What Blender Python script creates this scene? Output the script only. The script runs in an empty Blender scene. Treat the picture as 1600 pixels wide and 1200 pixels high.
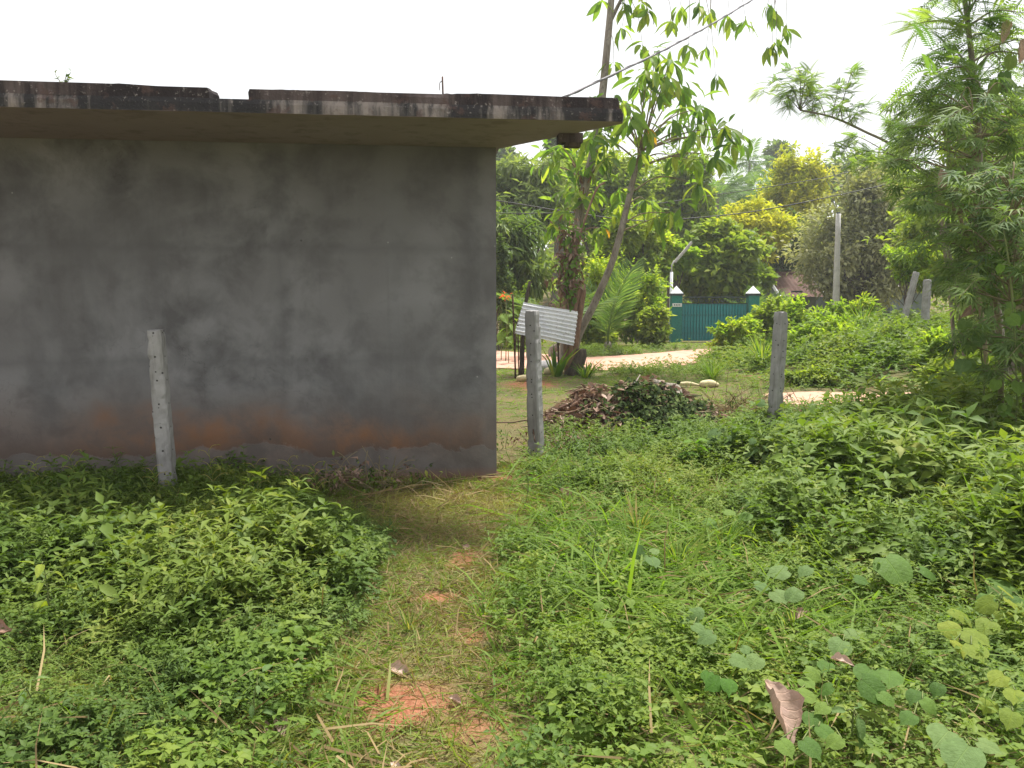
import bpy, math, random
import numpy as np
from mathutils import Vector, Matrix

scene = bpy.context.scene
rng = np.random.default_rng(7)
random.seed(7)
R = math.radians

# ------------------------------------------------------------------ camera
EYE = np.array([0.0, 0.0, 1.5]); FPX = 1232.0; PITCH = R(6.0)
cam_d = bpy.data.cameras.new('camera'); cam_d.sensor_width = 36.0; cam_d.lens = 36.0 * FPX / 1600.0
cam_d.clip_start = 0.05; cam_d.clip_end = 2000
cam = bpy.data.objects.new('camera', cam_d); scene.collection.objects.link(cam)
cam.location = EYE; cam.rotation_euler = (R(90) - PITCH, 0, 0)
scene.camera = cam

# ------------------------------------------------------------------ sky, sun, exposure
SUN_EL, SUN_AZ = R(66), R(36)            # azimuth measured from +Y towards +X
world = bpy.data.worlds.new('World'); scene.world = world; world.use_nodes = True
wn, wl = world.node_tree.nodes, world.node_tree.links
wn.clear()
wo = wn.new('ShaderNodeOutputWorld'); wb = wn.new('ShaderNodeBackground')
sky = wn.new('ShaderNodeTexSky'); sky.sky_type = 'NISHITA'; sky.sun_disc = False
sky.sun_elevation = SUN_EL; sky.sun_rotation = SUN_AZ; sky.dust_density = 4.0; sky.air_density = 1.0; sky.ozone_density = 1.0
wmix = wn.new('ShaderNodeMix'); wmix.data_type = 'RGBA'; wmix.inputs[0].default_value = 0.82
wmix.inputs[7].default_value = (10.4, 10.45, 10.5, 1)      # even bright cloud veil
wl.new(sky.outputs[0], wmix.inputs[6]); wl.new(wmix.outputs[2], wb.inputs[0])
wb.inputs[1].default_value = 0.074; wl.new(wb.outputs[0], wo.inputs[0])
sun_d = bpy.data.lights.new('sun', 'SUN'); sun_d.energy = 5.0; sun_d.angle = R(9); sun_d.color = (1.0, 0.975, 0.93)
sun = bpy.data.objects.new('sun', sun_d); scene.collection.objects.link(sun)
sdir = Vector((math.sin(SUN_AZ) * math.cos(SUN_EL), math.cos(SUN_AZ) * math.cos(SUN_EL), math.sin(SUN_EL)))
sun.rotation_euler = sdir.to_track_quat('Z', 'Y').to_euler(); sun.location = (0, 0, 30)
scene.view_settings.view_transform = 'Standard'; scene.view_settings.look = 'None'
scene.view_settings.exposure = 0.84; scene.view_settings.gamma = 1.0
scene.view_settings.use_curve_mapping = False
scene.render.engine = 'CYCLES'
scene.cycles.max_bounces = 6; scene.cycles.diffuse_bounces = 3; scene.cycles.glossy_bounces = 2
scene.cycles.transmission_bounces = 4; scene.cycles.transparent_max_bounces = 4; scene.cycles.volume_bounces = 1
scene.cycles.use_denoising = True

# ------------------------------------------------------------------ authoring helpers
def at(px, py, Y):
    """world point on the plane y = Y seen at photograph pixel (px, py)"""
    a, b = (px - 800) / FPX, (600 - py) / FPX
    d = np.array([a, math.cos(PITCH) + b * math.sin(PITCH), -math.sin(PITCH) + b * math.cos(PITCH)])
    return EYE + d * (Y / d[1])
def gp(px, py, z=0.0):
    a, b = (px - 800) / FPX, (600 - py) / FPX
    d = np.array([a, math.cos(PITCH) + b * math.sin(PITCH), -math.sin(PITCH) + b * math.cos(PITCH)])
    return EYE + d * ((z - EYE[2]) / d[2])
def smooth(a, b, x): t = np.clip((np.asarray(x, float) - a) / (b - a), 0, 1); return t * t * (3 - 2 * t)
def _h(i, j, s):
    v = np.sin(i * 127.1 + j * 311.7 + s * 74.7) * 43758.5453; return v - np.floor(v)
def vnoise(x, y, s=0):
    x = np.asarray(x, float); y = np.asarray(y, float)
    i, j = np.floor(x), np.floor(y); u, v = x - i, y - j
    u = u * u * (3 - 2 * u); v = v * v * (3 - 2 * v)
    return (_h(i, j, s) * (1 - u) + _h(i + 1, j, s) * u) * (1 - v) + (_h(i, j + 1, s) * (1 - u) + _h(i + 1, j + 1, s) * u) * v
def fnoise(x, y, s=0): return 0.55 * vnoise(x, y, s) + 0.3 * vnoise(x * 2.1, y * 2.1, s + 3) + 0.15 * vnoise(x * 4.3, y * 4.3, s + 7)
def in_poly(x, y, poly):
    c = np.zeros(np.shape(x), bool); n = len(poly)
    for k in range(n):
        x0, y0 = poly[k]; x1, y1 = poly[(k + 1) % n]
        if y0 == y1: continue
        c ^= ((y0 > y) != (y1 > y)) & (x < (x1 - x0) * (y - y0) / (y1 - y0) + x0)
    return c

ROAD = [(-16, 25.2), (-6, 24.6), (-0.5, 23.6), (2.0, 20.7), (3.6, 22.0), (5.7, 24.2), (8.0, 25.0),
        (7.4, 22.6), (6.0, 21.2), (4.9, 19.6), (3.4, 17.5), (2.0, 16.9), (-0.5, 17.4), (-6, 18.0), (-16, 18.6)]
PATCH = [(4.1, 12.8), (5.2, 13.1), (6.6, 12.8), (8.6, 12.9), (8.4, 11.5), (6.8, 11.2), (5.0, 11.3), (3.9, 11.1)]
def ground_z(x, y):
    x = np.asarray(x, float); y = np.asarray(y, float)
    z = 0.05 * (fnoise(x * 0.9, y * 0.9, 2) - 0.5) * smooth(1.5, 3.0, y)
    bank = 0.75 * np.exp(-(((x - 10.5) / 4.6) ** 2 + ((y - 19.5) / 4.6) ** 2)) + 0.35 * np.exp(-(((x - 6.4) / 1.3) ** 2 + ((y - 16.5) / 2.0) ** 2))
    z = z + bank * smooth(3.9, 5.5, x - 0.0 * y)
    z = z + 0.25 * smooth(2.2, 4.5, x) * smooth(7.5, 4.0, y)
    flat = smooth(15.8, 17.0, y) * smooth(26.5, 25.0, y) * smooth(8.6, 6.8, x)
    flat = np.maximum(flat, smooth(10.6, 11.1, y) * smooth(13.6, 13.0, y) * smooth(3.3, 3.9, x) * smooth(9.2, 8.6, x))
    z = z * (1 - flat)
    z = z + 9.0 * smooth(48, 120, y) + 1.5 * smooth(20, 60, np.abs(x)) * smooth(25, 60, y)
    return z

def unit(a): return a / np.maximum(np.linalg.norm(a, axis=-1, keepdims=True), 1e-9)
def frames(d, n):
    y = unit(d); x = np.cross(y, n); bad = np.linalg.norm(x, axis=-1) < 1e-4
    x[bad] = (1, 0, 0); x = unit(x); z = np.cross(x, y)
    return np.stack([x, y, z], -1)
def rdirs(n, g=None):
    g = g or rng
    return unit(g.normal(size=(n, 3)))

class MB:
    """collects geometry for ONE mesh object"""
    def __init__(self): self.V, self.F, self.r, self.m, self.n = [], [], [], [], 0
    def add(self, V, F, rnd=0.5, mat=0):
        V = np.asarray(V, float).reshape(-1, 3)
        self.V.append(V)
        for f in (F if isinstance(F, list) and len(F) and isinstance(F[0], np.ndarray) else [np.asarray(F, int)]):
            if len(f): self.F.append(f + self.n); self.m.append(np.full(len(f), mat, int))
        self.r.append(np.broadcast_to(np.asarray(rnd, float), (len(V),)).copy())
        self.n += len(V)
    def scatter(self, T, P, Rm, S, rnd, mat=0, keep=0.35):
        """T = (V, [F...], r); one copy at each P with rotation Rm and scale S"""
        V, Fs, tr = T; n = len(P)
        if n == 0: return
        S = np.asarray(S, float); S = S.reshape(n, 1, -1) if S.ndim > 1 else S.reshape(n, 1, 1)
        W = np.einsum('nij,nkj->nki', Rm, V[None] * S) + P[:, None, :]
        off = (np.arange(n) * len(V))[:, None, None]
        rr = np.clip(np.asarray(rnd)[:, None] * (1 - keep) + tr[None] * keep, 0, 1)
        self.add(W.reshape(-1, 3), [(f[None] + off).reshape(-1, f.shape[1]) for f in Fs], rr.reshape(-1), mat)
    def template(self):
        tri = [f for f in self.F if f.shape[1] == 3]; quad = [f for f in self.F if f.shape[1] == 4]
        Fs = []
        if tri: Fs.append(np.concatenate(tri))
        if quad: Fs.append(np.concatenate(quad))
        return np.concatenate(self.V), Fs, np.concatenate(self.r)
    def mesh(self, name, mats, smooth_=True):
        me = bpy.data.meshes.new(name)
        V = np.concatenate(self.V)
        cnt = np.concatenate([np.full(len(f), f.shape[1], np.int32) for f in self.F])
        idx = np.concatenate([f.reshape(-1) for f in self.F]).astype(np.int32)
        me.vertices.add(len(V)); me.vertices.foreach_set('co', V.astype(np.float32).ravel())
        me.loops.add(len(idx)); me.loops.foreach_set('vertex_index', idx)
        me.polygons.add(len(cnt))
        me.polygons.foreach_set('loop_start', np.concatenate([[0], np.cumsum(cnt)[:-1]]).astype(np.int32))
        me.polygons.foreach_set('material_index', np.concatenate(self.m).astype(np.int32))
        me.polygons.foreach_set('use_smooth', np.full(len(cnt), smooth_, bool))
        a = me.attributes.new('rnd', 'FLOAT', 'POINT'); a.data.foreach_set('value', np.concatenate(self.r).astype(np.float32))
        for m in (mats if isinstance(mats, (list, tuple)) else [mats]): me.materials.append(m)
        me.update(calc_edges=True); me.validate()
        return me
    def build(self, name, mats, parent=None, smooth_=True, loc=None):
        o = bpy.data.objects.new(name, self.mesh(name, mats, smooth_)); scene.collection.objects.link(o)
        if parent is not None: o.parent = parent
        if loc is not None: o.location = loc
        return o

def obj(name, me, parent=None, M=None):
    o = bpy.data.objects.new(name, me); scene.collection.objects.link(o)
    if parent is not None: o.parent = parent
    if M is not None: o.matrix_local = M
    return o
def empty(name, loc=(0, 0, 0), rz=0.0):
    o = bpy.data.objects.new(name, None); o.empty_display_size = 0.2; scene.collection.objects.link(o)
    o.location = loc; o.rotation_euler = (0, 0, rz); return o
def tag(o, label=None, cat=None, group=None, kind=None):
    if label: o['label'] = label
    if cat: o['category'] = cat
    if group: o['group'] = group
    if kind: o['kind'] = kind
    return o
def mat4(p, Rm, s=1.0):
    M = Matrix.Identity(4)
    sc = (s, s, s) if np.isscalar(s) else s
    for i in range(3):
        for j in range(3): M[i][j] = float(Rm[i, j] * sc[j])
        M[i][3] = float(p[i])
    return M

def tube(mb, pts, rad, sides=6, rnd=0.5, mat=0, cap=True):
    pts = np.asarray(pts, float); n = len(pts)
    rad = np.atleast_1d(np.asarray(rad, float))
    rad = np.interp(np.linspace(0, 1, n), np.linspace(0, 1, len(rad)), rad) if len(rad) > 1 else np.full(n, rad[0])
    t = np.gradient(pts, axis=0); t = unit(t)
    ref = np.array([0, 0, 1.0]) if abs(t[0][2]) < 0.9 else np.array([1.0, 0, 0])
    u = unit(np.cross(t[0], ref)); V = []
    for k in range(n):
        u = unit(u - t[k] * np.dot(u, t[k])); w = np.cross(t[k], u)
        a = np.arange(sides) * 2 * math.pi / sides
        V.append(pts[k] + rad[k] * (np.cos(a)[:, None] * u + np.sin(a)[:, None] * w))
    V = np.concatenate(V); q = []
    for k in range(n - 1):
        i = np.arange(sides); j = (i + 1) % sides
        q.append(np.stack([k * sides + i, k * sides + j, (k + 1) * sides + j, (k + 1) * sides + i], 1))
    Fs = [np.concatenate(q)]
    if cap:
        V = np.concatenate([V, pts[:1], pts[-1:]]); c0, c1 = n * sides, n * sides + 1
        i = np.arange(sides); j = (i + 1) % sides
        Fs.append(np.concatenate([np.stack([j, i, np.full(sides, c0)], 1), np.stack([(n - 1) * sides + i, (n - 1) * sides + j, np.full(sides, c1)], 1)]))
    mb.add(V, Fs, rnd, mat)
def ribbon(mb, pts, w, rnd=0.5, mat=0):
    """thin stem seen only a pixel or so wide"""
    pts = np.asarray(pts, float); n = len(pts); t = unit(np.gradient(pts, axis=0)); side = np.cross(t, [0.3, 0.9, 0.2]); side = unit(side)
    ww = np.linspace(w, w * .4, n)[:, None]; V = np.concatenate([pts - side * ww, pts + side * ww]); i = np.arange(n - 1)
    mb.add(V, np.stack([i, i + n, i + n + 1, i + 1], 1), rnd, mat)
def spline(pts, n=12):
    pts = np.asarray(pts, float); m = len(pts)
    P = np.concatenate([2 * pts[:1] - pts[1:2], pts, 2 * pts[-1:] - pts[-2:-1]])
    out = []
    for k in range(m - 1):
        a, b, c, d = P[k], P[k + 1], P[k + 2], P[k + 3]
        for t in np.linspace(0, 1, n, endpoint=(k == m - 2)):
            out.append(0.5 * ((2 * b) + (c - a) * t + (2 * a - 5 * b + 4 * c - d) * t * t + (3 * b - a - 3 * c + d) * t ** 3))
    return np.array(out)
def box(mb, lo, hi, rnd=0.5, mat=0, M=None):
    x0, y0, z0 = lo; x1, y1, z1 = hi
    V = np.array([[x0, y0, z0], [x1, y0, z0], [x1, y1, z0], [x0, y1, z0], [x0, y0, z1], [x1, y0, z1], [x1, y1, z1], [x0, y1, z1]], float)
    if M is not None: V = V @ np.asarray(M)[:3, :3].T + np.asarray(M)[:3, 3]
    mb.add(V, np.array([[3, 2, 1, 0], [4, 5, 6, 7], [0, 1, 5, 4], [1, 2, 6, 5], [2, 3, 7, 6], [3, 0, 4, 7]]), rnd, mat)
def rough_prism(mb, poly, z0, z1, step=0.06, amp=0.008, seed=0, rnd=0.5, mat=0, top_amp=None):
    """vertical prism over a plan polygon with densely cut, worn edges"""
    top_amp = amp if top_amp is None else top_amp
    P = []
    for k in range(len(poly)):
        a, b = np.array(poly[k], float), np.array(poly[(k + 1) % len(poly)], float)
        n = max(1, int(np.linalg.norm(b - a) / step))
        for t in range(n): P.append(a + (b - a) * t / n)
    P = np.array(P); n = len(P); c = P.mean(0); g = np.random.default_rng(seed)
    nr = 4; V = []
    for k in range(nr):
        f = k / (nr - 1)
        z = z0 + (z1 - z0) * f
        d = (0.5 * g.random(n) + vnoise(np.arange(n) * 0.21, k, seed) - 0.75) * 1.3 * amp
        dirs = unit(P - c); inset = 0.012 if k == nr - 1 else 0.0
        zz = z + (0.45 * g.random(n) + 1.1 * vnoise(np.arange(n) * 0.13, 9, seed) - 0.75) * 1.3 * (top_amp if k == nr - 1 else amp * 0.4)
        V.append(np.concatenate([P + dirs * (d - inset)[:, None], zz[:, None]], 1))
    V = np.concatenate(V); q = []
    for k in range(nr - 1):
        i = np.arange(n); j = (i + 1) % n
        q.append(np.stack([k * n + i, k * n + j, (k + 1) * n + j, (k + 1) * n + i], 1))
    mb.add(V, np.concatenate(q), rnd, mat)
    return V, n, nr

# ------------------------------------------------------------------ leaf shapes (local +Y is the leaf axis)
def T_(V, *Fs, r=None):
    V = np.array(V, float); return V, [np.array(f, int) for f in Fs], np.full(len(V), 0.5) if r is None else r
def leaf_lo(w=0.45, fold=0.10, droop=0.10):
    return T_([(0, 0, 0), (-w / 2, .45, fold), (0, 1, -droop), (w / 2, .45, fold)], [(0, 3, 2), (0, 2, 1)])
def leaf_md(w=0.45, fold=0.08, droop=0.18):
    return T_([(0, 0, 0), (-w / 2, .42, fold), (0, .45, 0.0), (w / 2, .42, fold), (0, 1, -droop)], [(0, 3, 2), (0, 2, 1), (2, 3, 4), (2, 4, 1)])
def leaf_hi(w=0.4, fold=0.06, droop=0.25, wav=0.02, seed=0, rows=5, shape=1.0, neck=0.08):
    g = np.random.default_rng(seed); V = []
    for k in range(rows + 1):
        t = k / rows
        hw = 0.5 * w * (max(math.sin(math.pi * min(1, t) ** shape), 0) ** 0.8)
        if k == 0: hw = 0.004
        if k == rows: hw = 0.003
        z = -droop * t * t
        for s in (-1, -0.5, 0, 0.5, 1):
            V.append((s * hw, neck + t * (1 - neck), z + fold * abs(s) * (hw / (0.5 * w)) + wav * g.normal() * (abs(s) == 1)))
    q = [[k * 5 + i, k * 5 + i + 1, k * 5 + i + 6, k * 5 + i + 5] for k in range(rows) for i in range(4)]
    b = len(V); V += [(-.012, 0, 0), (.012, 0, 0), (.012, neck + .01, 0.002), (-.012, neck + .01, 0.002)]
    q.append([b, b + 1, b + 2, b + 3])
    return T_(V, q)
def leaf6(w=0.42, fold=0.07, droop=0.3):
    return T_([(0, 0, 0), (-w * .42, .28, fold), (0, .3, 0), (w * .42, .28, fold), (-w * .45, .6, fold * .8 - droop * .35), (0, .62, -droop * .38), (w * .45, .6, fold * .8 - droop * .35), (0, 1, -droop)],
              [(0, 3, 2), (0, 2, 1), (5, 6, 7), (5, 7, 4)], [(1, 2, 5, 4), (2, 3, 6, 5)])
def heart_leaf(droop=0.2, seed=0, wav=0.03):
    g = np.random.default_rng(seed); out = []
    N = 16
    for k in range(N):
        a = 2 * math.pi * k / N
        x = 0.50 * math.sin(a) * (1 + 0.12 * math.cos(a)); y = 0.42 - 0.50 * math.cos(a)
        if k == 0: y = 0.06
        if k in (1, N - 1): y -= 0.03
        if k == N // 2: y = 1.06
        if k in (N // 2 - 1, N // 2 + 1): x *= 0.75
        out.append((x, y))
    V = []
    for s in (1.0, 0.5):
        for (x, y) in out:
            yy = 0.35 + (y - 0.35) * s; xx = x * s
            V.append((xx, yy, -droop * yy * yy + 0.16 * abs(xx) - 0.10 * xx * xx * 4 * s + (wav * g.normal() if s == 1 else 0)))
    V.append((0, 0.35, -droop * .12))
    q = [[k, (k + 1) % N, N + (k + 1) % N, N + k] for k in range(N)]
    t = [[N + k, N + (k + 1) % N, 2 * N] for k in range(N)]
    return T_(V, t, q)
def blade(w=0.035, bend=0.35):
    return T_([(-w / 2, 0, 0), (w / 2, 0, 0), (w * .42, .55, -bend * .3), (-w * .42, .55, -bend * .3), (0, 1, -bend)], [(3, 2, 4)], [(0, 1, 2, 3)])
def pinnate(pairs=10, ll=0.30, lw=0.10, droop=0.25, fold=0.15, fwd=0.35):
    mb = MB(); ys = np.linspace(0.15, 0.97, pairs)
    ribbon(mb, [(0, 0, 0), (0, .5, -droop * .25), (0, 1, -droop)], .010, 0.3)
    L = leaf_lo(lw / ll, 0.03, 0.1)
    P, D, S = [], [], []
    for y in ys:
        sc = ll * (0.55 + 0.45 * math.sin(math.pi * (0.15 + 0.8 * y)))
        for s in (-1, 1): P.append((0, y, -droop * y * y)); D.append((s, fwd, -fold)); S.append(sc)
    P.append((0, 1, -droop)); D.append((0, 1, -.3)); S.append(ll * .7)
    D = np.array(D, float); n = np.tile([[0, 0, 1.0]], (len(D), 1))
    mb.scatter(L, np.array(P, float), frames(D, n), np.array(S), np.full(len(P), .5))
    return mb.template()

def mul(T, s): return T[0] * s, T[1], T[2]
LO, LOW, LON = leaf_lo(0.5), leaf_lo(0.75, .14, .14), leaf_lo(0.22, .05, .18)
MD, MDW, MDN = leaf_md(0.45), leaf_md(0.62, .1, .2), leaf_md(0.2, .05, .3)
HI = [leaf_hi(0.30, 0.06, 0.30, 0.02, s) for s in range(4)]
HEART = [heart_leaf(0.15 + 0.1 * s, s) for s in range(4)]
BLADE, BLADEB = blade(0.045, 0.30), blade(0.05, 0.7)
PIN, PINF = pinnate(), pinnate(14, 0.2, 0.06, 0.3, 0.1, 0.25)

# ------------------------------------------------------------------ materials
def nt(name):
    m = bpy.data.materials.new(name); m.use_nodes = True; t = m.node_tree; t.nodes.clear()
    o = t.nodes.new('ShaderNodeOutputMaterial'); return m, t, o
class N:
    def __init__(self, t): self.t = t
    def new(self, k, **kw):
        n = self.t.nodes.new(k)
        for a, v in kw.items(): setattr(n, a, v)
        return n
    def link(self, a, b): self.t.links.new(a, b)
    def val(self, inp, v):
        if hasattr(v, 'is_output') or isinstance(v, bpy.types.NodeSocket): self.link(v, inp)
        else: inp.default_value = v
    def math(self, op, a, b=0.0, c=None):
        n = self.new('ShaderNodeMath', operation=op); self.val(n.inputs[0], a); self.val(n.inputs[1], b)
        if c is not None: self.val(n.inputs[2], c)
        return n.outputs[0]
    def ramp(self, fac, stops, interp='LINEAR'):
        n = self.new('ShaderNodeValToRGB'); n.color_ramp.interpolation = interp; e = n.color_ramp.elements
        while len(e) < len(stops): e.new(0.5)
        for k, (p, c) in enumerate(stops):
            e[k].position = p; e[k].color = (c, c, c, 1) if np.isscalar(c) else (*c, 1)
        self.val(n.inputs[0], fac); return n.outputs[0]
    def noise(self, scale, detail=4, rough=0.55, vec=None, dist=0.0):
        n = self.new('ShaderNodeTexNoise'); n.inputs['Scale'].default_value = scale; n.inputs['Detail'].default_value = detail
        n.inputs['Roughness'].default_value = rough; n.inputs['Distortion'].default_value = dist
        if vec is not None: self.link(vec, n.inputs['Vector'])
        return n.outputs[0]
    def mapping(self, vec, scale=(1, 1, 1), loc=(0, 0, 0)):
        n = self.new('ShaderNodeMapping'); n.inputs['Scale'].default_value = scale; n.inputs['Location'].default_value = loc
        self.link(vec, n.inputs['Vector']); return n.outputs[0]
    def mix(self, f, a, b, mode='MIX'):
        n = self.new('ShaderNodeMix', data_type='RGBA', blend_type=mode); self.val(n.inputs[0], f)
        for i, v in ((6, a), (7, b)): self.val(n.inputs[i], (*v, 1) if isinstance(v, tuple) and len(v) == 3 else v)
        return n.outputs[2]
    def bump(self, h, dist=0.01, s=0.5):
        n = self.new('ShaderNodeBump'); n.inputs['Distance'].default_value = dist; n.inputs['Strength'].default_value = s
        self.link(h, n.inputs['Height']); return n.outputs[0]
def principled(g, o, col, rough=0.8, spec=0.3, bump=None, metal=0.0):
    p = g.new('ShaderNodeBsdfPrincipled'); g.val(p.inputs['Base Color'], (*col, 1) if isinstance(col, tuple) and len(col) == 3 else col)
    g.val(p.inputs['Roughness'], rough); p.inputs['Specular IOR Level'].default_value = spec; p.inputs['Metallic'].default_value = metal
    if bump is not None: g.link(bump, p.inputs['Normal'])
    g.link(p.outputs[0], o.inputs[0]); return p
def leaf_mat(name, cols, trans=0.35, rough=0.45, use_obj=False, warm=(1.3, 1.35, 0.5)):
    """cols: three to five colours spread over the per-leaf random value"""
    m, t, o = nt(name); g = N(t)
    if use_obj: f = g.new('ShaderNodeObjectInfo').outputs['Random']
    else: f = g.new('ShaderNodeAttribute', attribute_name='rnd').outputs['Fac']
    k = len(cols); col = g.ramp(f, [(i / (k - 1), c) for i, c in enumerate(cols)])
    tc = g.new('ShaderNodeTexCoord').outputs['Object']
    nz = g.noise(40 if not use_obj else 9, 2, 0.6, tc)
    col = g.mix(g.math('MULTIPLY', nz, 0.5), col, g.mix(1.0, col, (0.62, 0.66, 0.5), 'MULTIPLY'))
    bmp = None
    if use_obj:
        sp = g.new('ShaderNodeSeparateXYZ'); g.link(tc, sp.inputs[0]); ax = g.math('ABSOLUTE', sp.outputs[0])
        mid = g.ramp(ax, [(.006, 1.), (.022, 0.)])
        sv = g.math('FRACT', g.math('MULTIPLY', g.math('SUBTRACT', sp.outputs[1], g.math('MULTIPLY', ax, .75)), 8.0))
        vein = g.math('MAXIMUM', mid, g.ramp(g.math('ABSOLUTE', g.math('SUBTRACT', sv, .5)), [(.03, .6), (.10, 0.)]))
        col = g.mix(g.math('MULTIPLY', vein, .55), col, g.mix(1.0, col, (1.45, 1.35, 1.3), 'MULTIPLY'))
        blot = g.noise(3.5, 4, .6, tc); col = g.mix(g.ramp(blot, [(.35, .5), (.6, 0.)]), col, g.mix(1.0, col, (.6, .62, .5), 'MULTIPLY'))
        bmp = g.bump(g.math('SUBTRACT', nz, g.math('MULTIPLY', vein, .8)), .012, .35)
    p = principled(g, o, col, rough + .12, 0.16, bmp)
    tr = g.new('ShaderNodeBsdfTranslucent'); g.link(g.mix(1.0, col, warm, 'MULTIPLY'), tr.inputs[0])
    ms = g.new('ShaderNodeMixShader'); ms.inputs[0].default_value = min(.6, trans * 1.35)
    g.link(p.outputs[0], ms.inputs[1]); g.link(tr.outputs[0], ms.inputs[2]); g.link(ms.outputs[0], o.inputs[0])
    return m
def noise_mat(name, c1, c2, scale=6, rough=0.85, bump=0.01, c3=None, stretch=(1, 1, 1), spec=0.25, detail=6):
    m, t, o = nt(name); g = N(t); tc = g.mapping(g.new('ShaderNodeTexCoord').outputs['Object'], stretch)
    n1 = g.noise(scale, detail, 0.62, tc); n2 = g.noise(scale * 5.3, 3, 0.6, tc)
    col = g.mix(g.ramp(n1, [(0.35, 0.0), (0.65, 1.0)]), c1, c2)
    if c3: col = g.mix(g.ramp(n2, [(0.52, 0.0), (0.68, 0.8)]), col, c3)
    principled(g, o, col, rough, spec, g.bump(g.math('ADD', n1, g.math('MULTIPLY', n2, 0.4)), bump, 0.8))
    return m

M = {}
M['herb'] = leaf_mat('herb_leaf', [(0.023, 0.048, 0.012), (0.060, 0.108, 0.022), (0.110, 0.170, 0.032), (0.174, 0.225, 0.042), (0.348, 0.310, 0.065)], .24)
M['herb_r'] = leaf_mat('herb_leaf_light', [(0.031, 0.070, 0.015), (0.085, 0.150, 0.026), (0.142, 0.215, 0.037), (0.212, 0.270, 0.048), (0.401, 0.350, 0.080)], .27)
M['grass'] = leaf_mat('grass_blade', [(0.056, 0.119, 0.020), (0.125, 0.206, 0.033), (0.200, 0.250, 0.055), (0.338, 0.300, 0.099), (0.525, 0.413, 0.176)], .3)
M['grass_l'] = leaf_mat('lush_grass', [(0.061, 0.143, 0.018), (0.122, 0.228, 0.030), (0.201, 0.292, 0.045), (0.342, 0.360, 0.085)], .38)
M['straw'] = leaf_mat('dry_straw', [(0.160, 0.100, 0.050), (0.280, 0.200, 0.100), (0.420, 0.330, 0.180)], .15, .7)
M['broad'] = leaf_mat('broad_leaf', [(.085, .16, .035), (.11, .20, .04), (.15, .245, .05), (.19, .27, .055)], .3, .5, True)
M['broad_grey'] = leaf_mat('grey_green_leaf', [(0.12, 0.2, 0.07), (0.155, 0.24, 0.085), (0.2, 0.28, 0.1)], .3, .55, True)
M['broad_yellow'] = leaf_mat('yellow_green_leaf', [(.20, .27, .045), (.27, .33, .05), (.34, .37, .06)], .35, .5, True)
M['broad_bright'] = leaf_mat('bright_green_leaf', [(.09, .20, .03), (.13, .27, .04), (.19, .33, .05)], .38, .45, True)
M['broad_dark'] = leaf_mat('dark_green_leaf', [(.04, .085, .022), (.06, .12, .03), (.085, .155, .04)], .3, .4, True)
M['bigleaf'] = leaf_mat('long_drooping_leaf', [(0.097, 0.178, 0.042), (0.161, 0.283, 0.060), (0.241, 0.372, 0.066), (0.386, 0.461, 0.084), (0.161, 0.253, 0.072)], .42, .38, True)
M['bigleaf_s'] = leaf_mat('long_leaf_mass', [(0.070, 0.149, 0.036), (0.154, 0.270, 0.054), (0.280, 0.378, 0.072)], .42, .4)
M['yellowleaf'] = leaf_mat('yellowed_leaf', [(0.550, 0.300, 0.020), (0.620, 0.380, 0.040)], .35, .5, True, (1, 1, .6))
M['bamboo'] = leaf_mat('narrow_leaf', [(0.06, 0.115, 0.04), (0.125, 0.2, 0.07), (0.2, 0.28, 0.1), (0.3, 0.37, 0.14)], .38, .45)
M['feather'] = leaf_mat('feathery_leaf', [(0.08, 0.16, 0.045), (0.14, 0.235, 0.065), (0.21, 0.3, 0.08), (0.32, 0.4, 0.1)], .42, .5)
M['t_dark'] = leaf_mat('dark_tree_leaf', [(0.058, 0.102, 0.036), (0.102, 0.158, 0.053), (0.163, 0.229, 0.068), (0.245, 0.299, 0.090)], .3, .4)
M['t_mid'] = leaf_mat('mid_tree_leaf', [(0.099, 0.155, 0.031), (0.174, 0.250, 0.042), (0.273, 0.345, 0.056), (0.415, 0.448, 0.070)], .35, .45)
M['t_bright'] = leaf_mat('bright_shrub_leaf', [(0.119, 0.212, 0.026), (0.220, 0.335, 0.039), (0.338, 0.437, 0.052), (0.506, 0.524, 0.065)], .4, .45)
M['t_grey'] = leaf_mat('grey_tree_leaf', [(0.168, 0.180, 0.098), (0.280, 0.286, 0.151), (0.404, 0.408, 0.226), (0.560, 0.527, 0.322)], .25, .5)
M['t_pale'] = leaf_mat('pale_fine_leaf', [(0.115, 0.172, 0.066), (0.184, 0.241, 0.099), (0.253, 0.310, 0.121), (0.333, 0.380, 0.154)], .35, .5)
M['t_yellow'] = leaf_mat('yellow_tree_leaf', [(0.18, 0.27, 0.03), (0.42, 0.47, 0.035), (0.58, 0.57, 0.045), (0.7, 0.65, 0.06)], .35, .5, False, (1.1, 1.1, .5))
M['palm'] = leaf_mat('palm_leaflet', [(0.075, 0.150, 0.045), (0.135, 0.225, 0.075), (0.225, 0.315, 0.105)], .35, .35)
M['dry'] = leaf_mat('dry_leaf', [(.10, .055, .04), (.22, .135, .10), (.36, .245, .195), (.50, .37, .31)], .12, .75, False, (1, .8, .6))
M['dry_o'] = leaf_mat('fallen_leaf', [(.30, .19, .15), (.45, .32, .27), (.56, .42, .36)], .1, .75, True, (1, .8, .6))
M['cut'] = leaf_mat('cut_green_leaf', [(.024, .042, .011), (.045, .075, .018), (.08, .12, .03), (.17, .21, .07)], .22, .75)
M['bark'] = noise_mat('grey_bark', (.16, .13, .10), (.30, .27, .22), 9, .9, .02, (.08, .065, .05), (1, 1, .3))
M['bark_d'] = noise_mat('dark_bark', (.05, .04, .032), (.12, .095, .07), 9, .95, .02, (.03, .025, .02), (1, 1, .3))
M['bark_r'] = noise_mat('reddish_bark', (.17, .095, .06), (.28, .18, .12), 12, .9, .01, (.08, .05, .035), (1, 1, .25))
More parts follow.
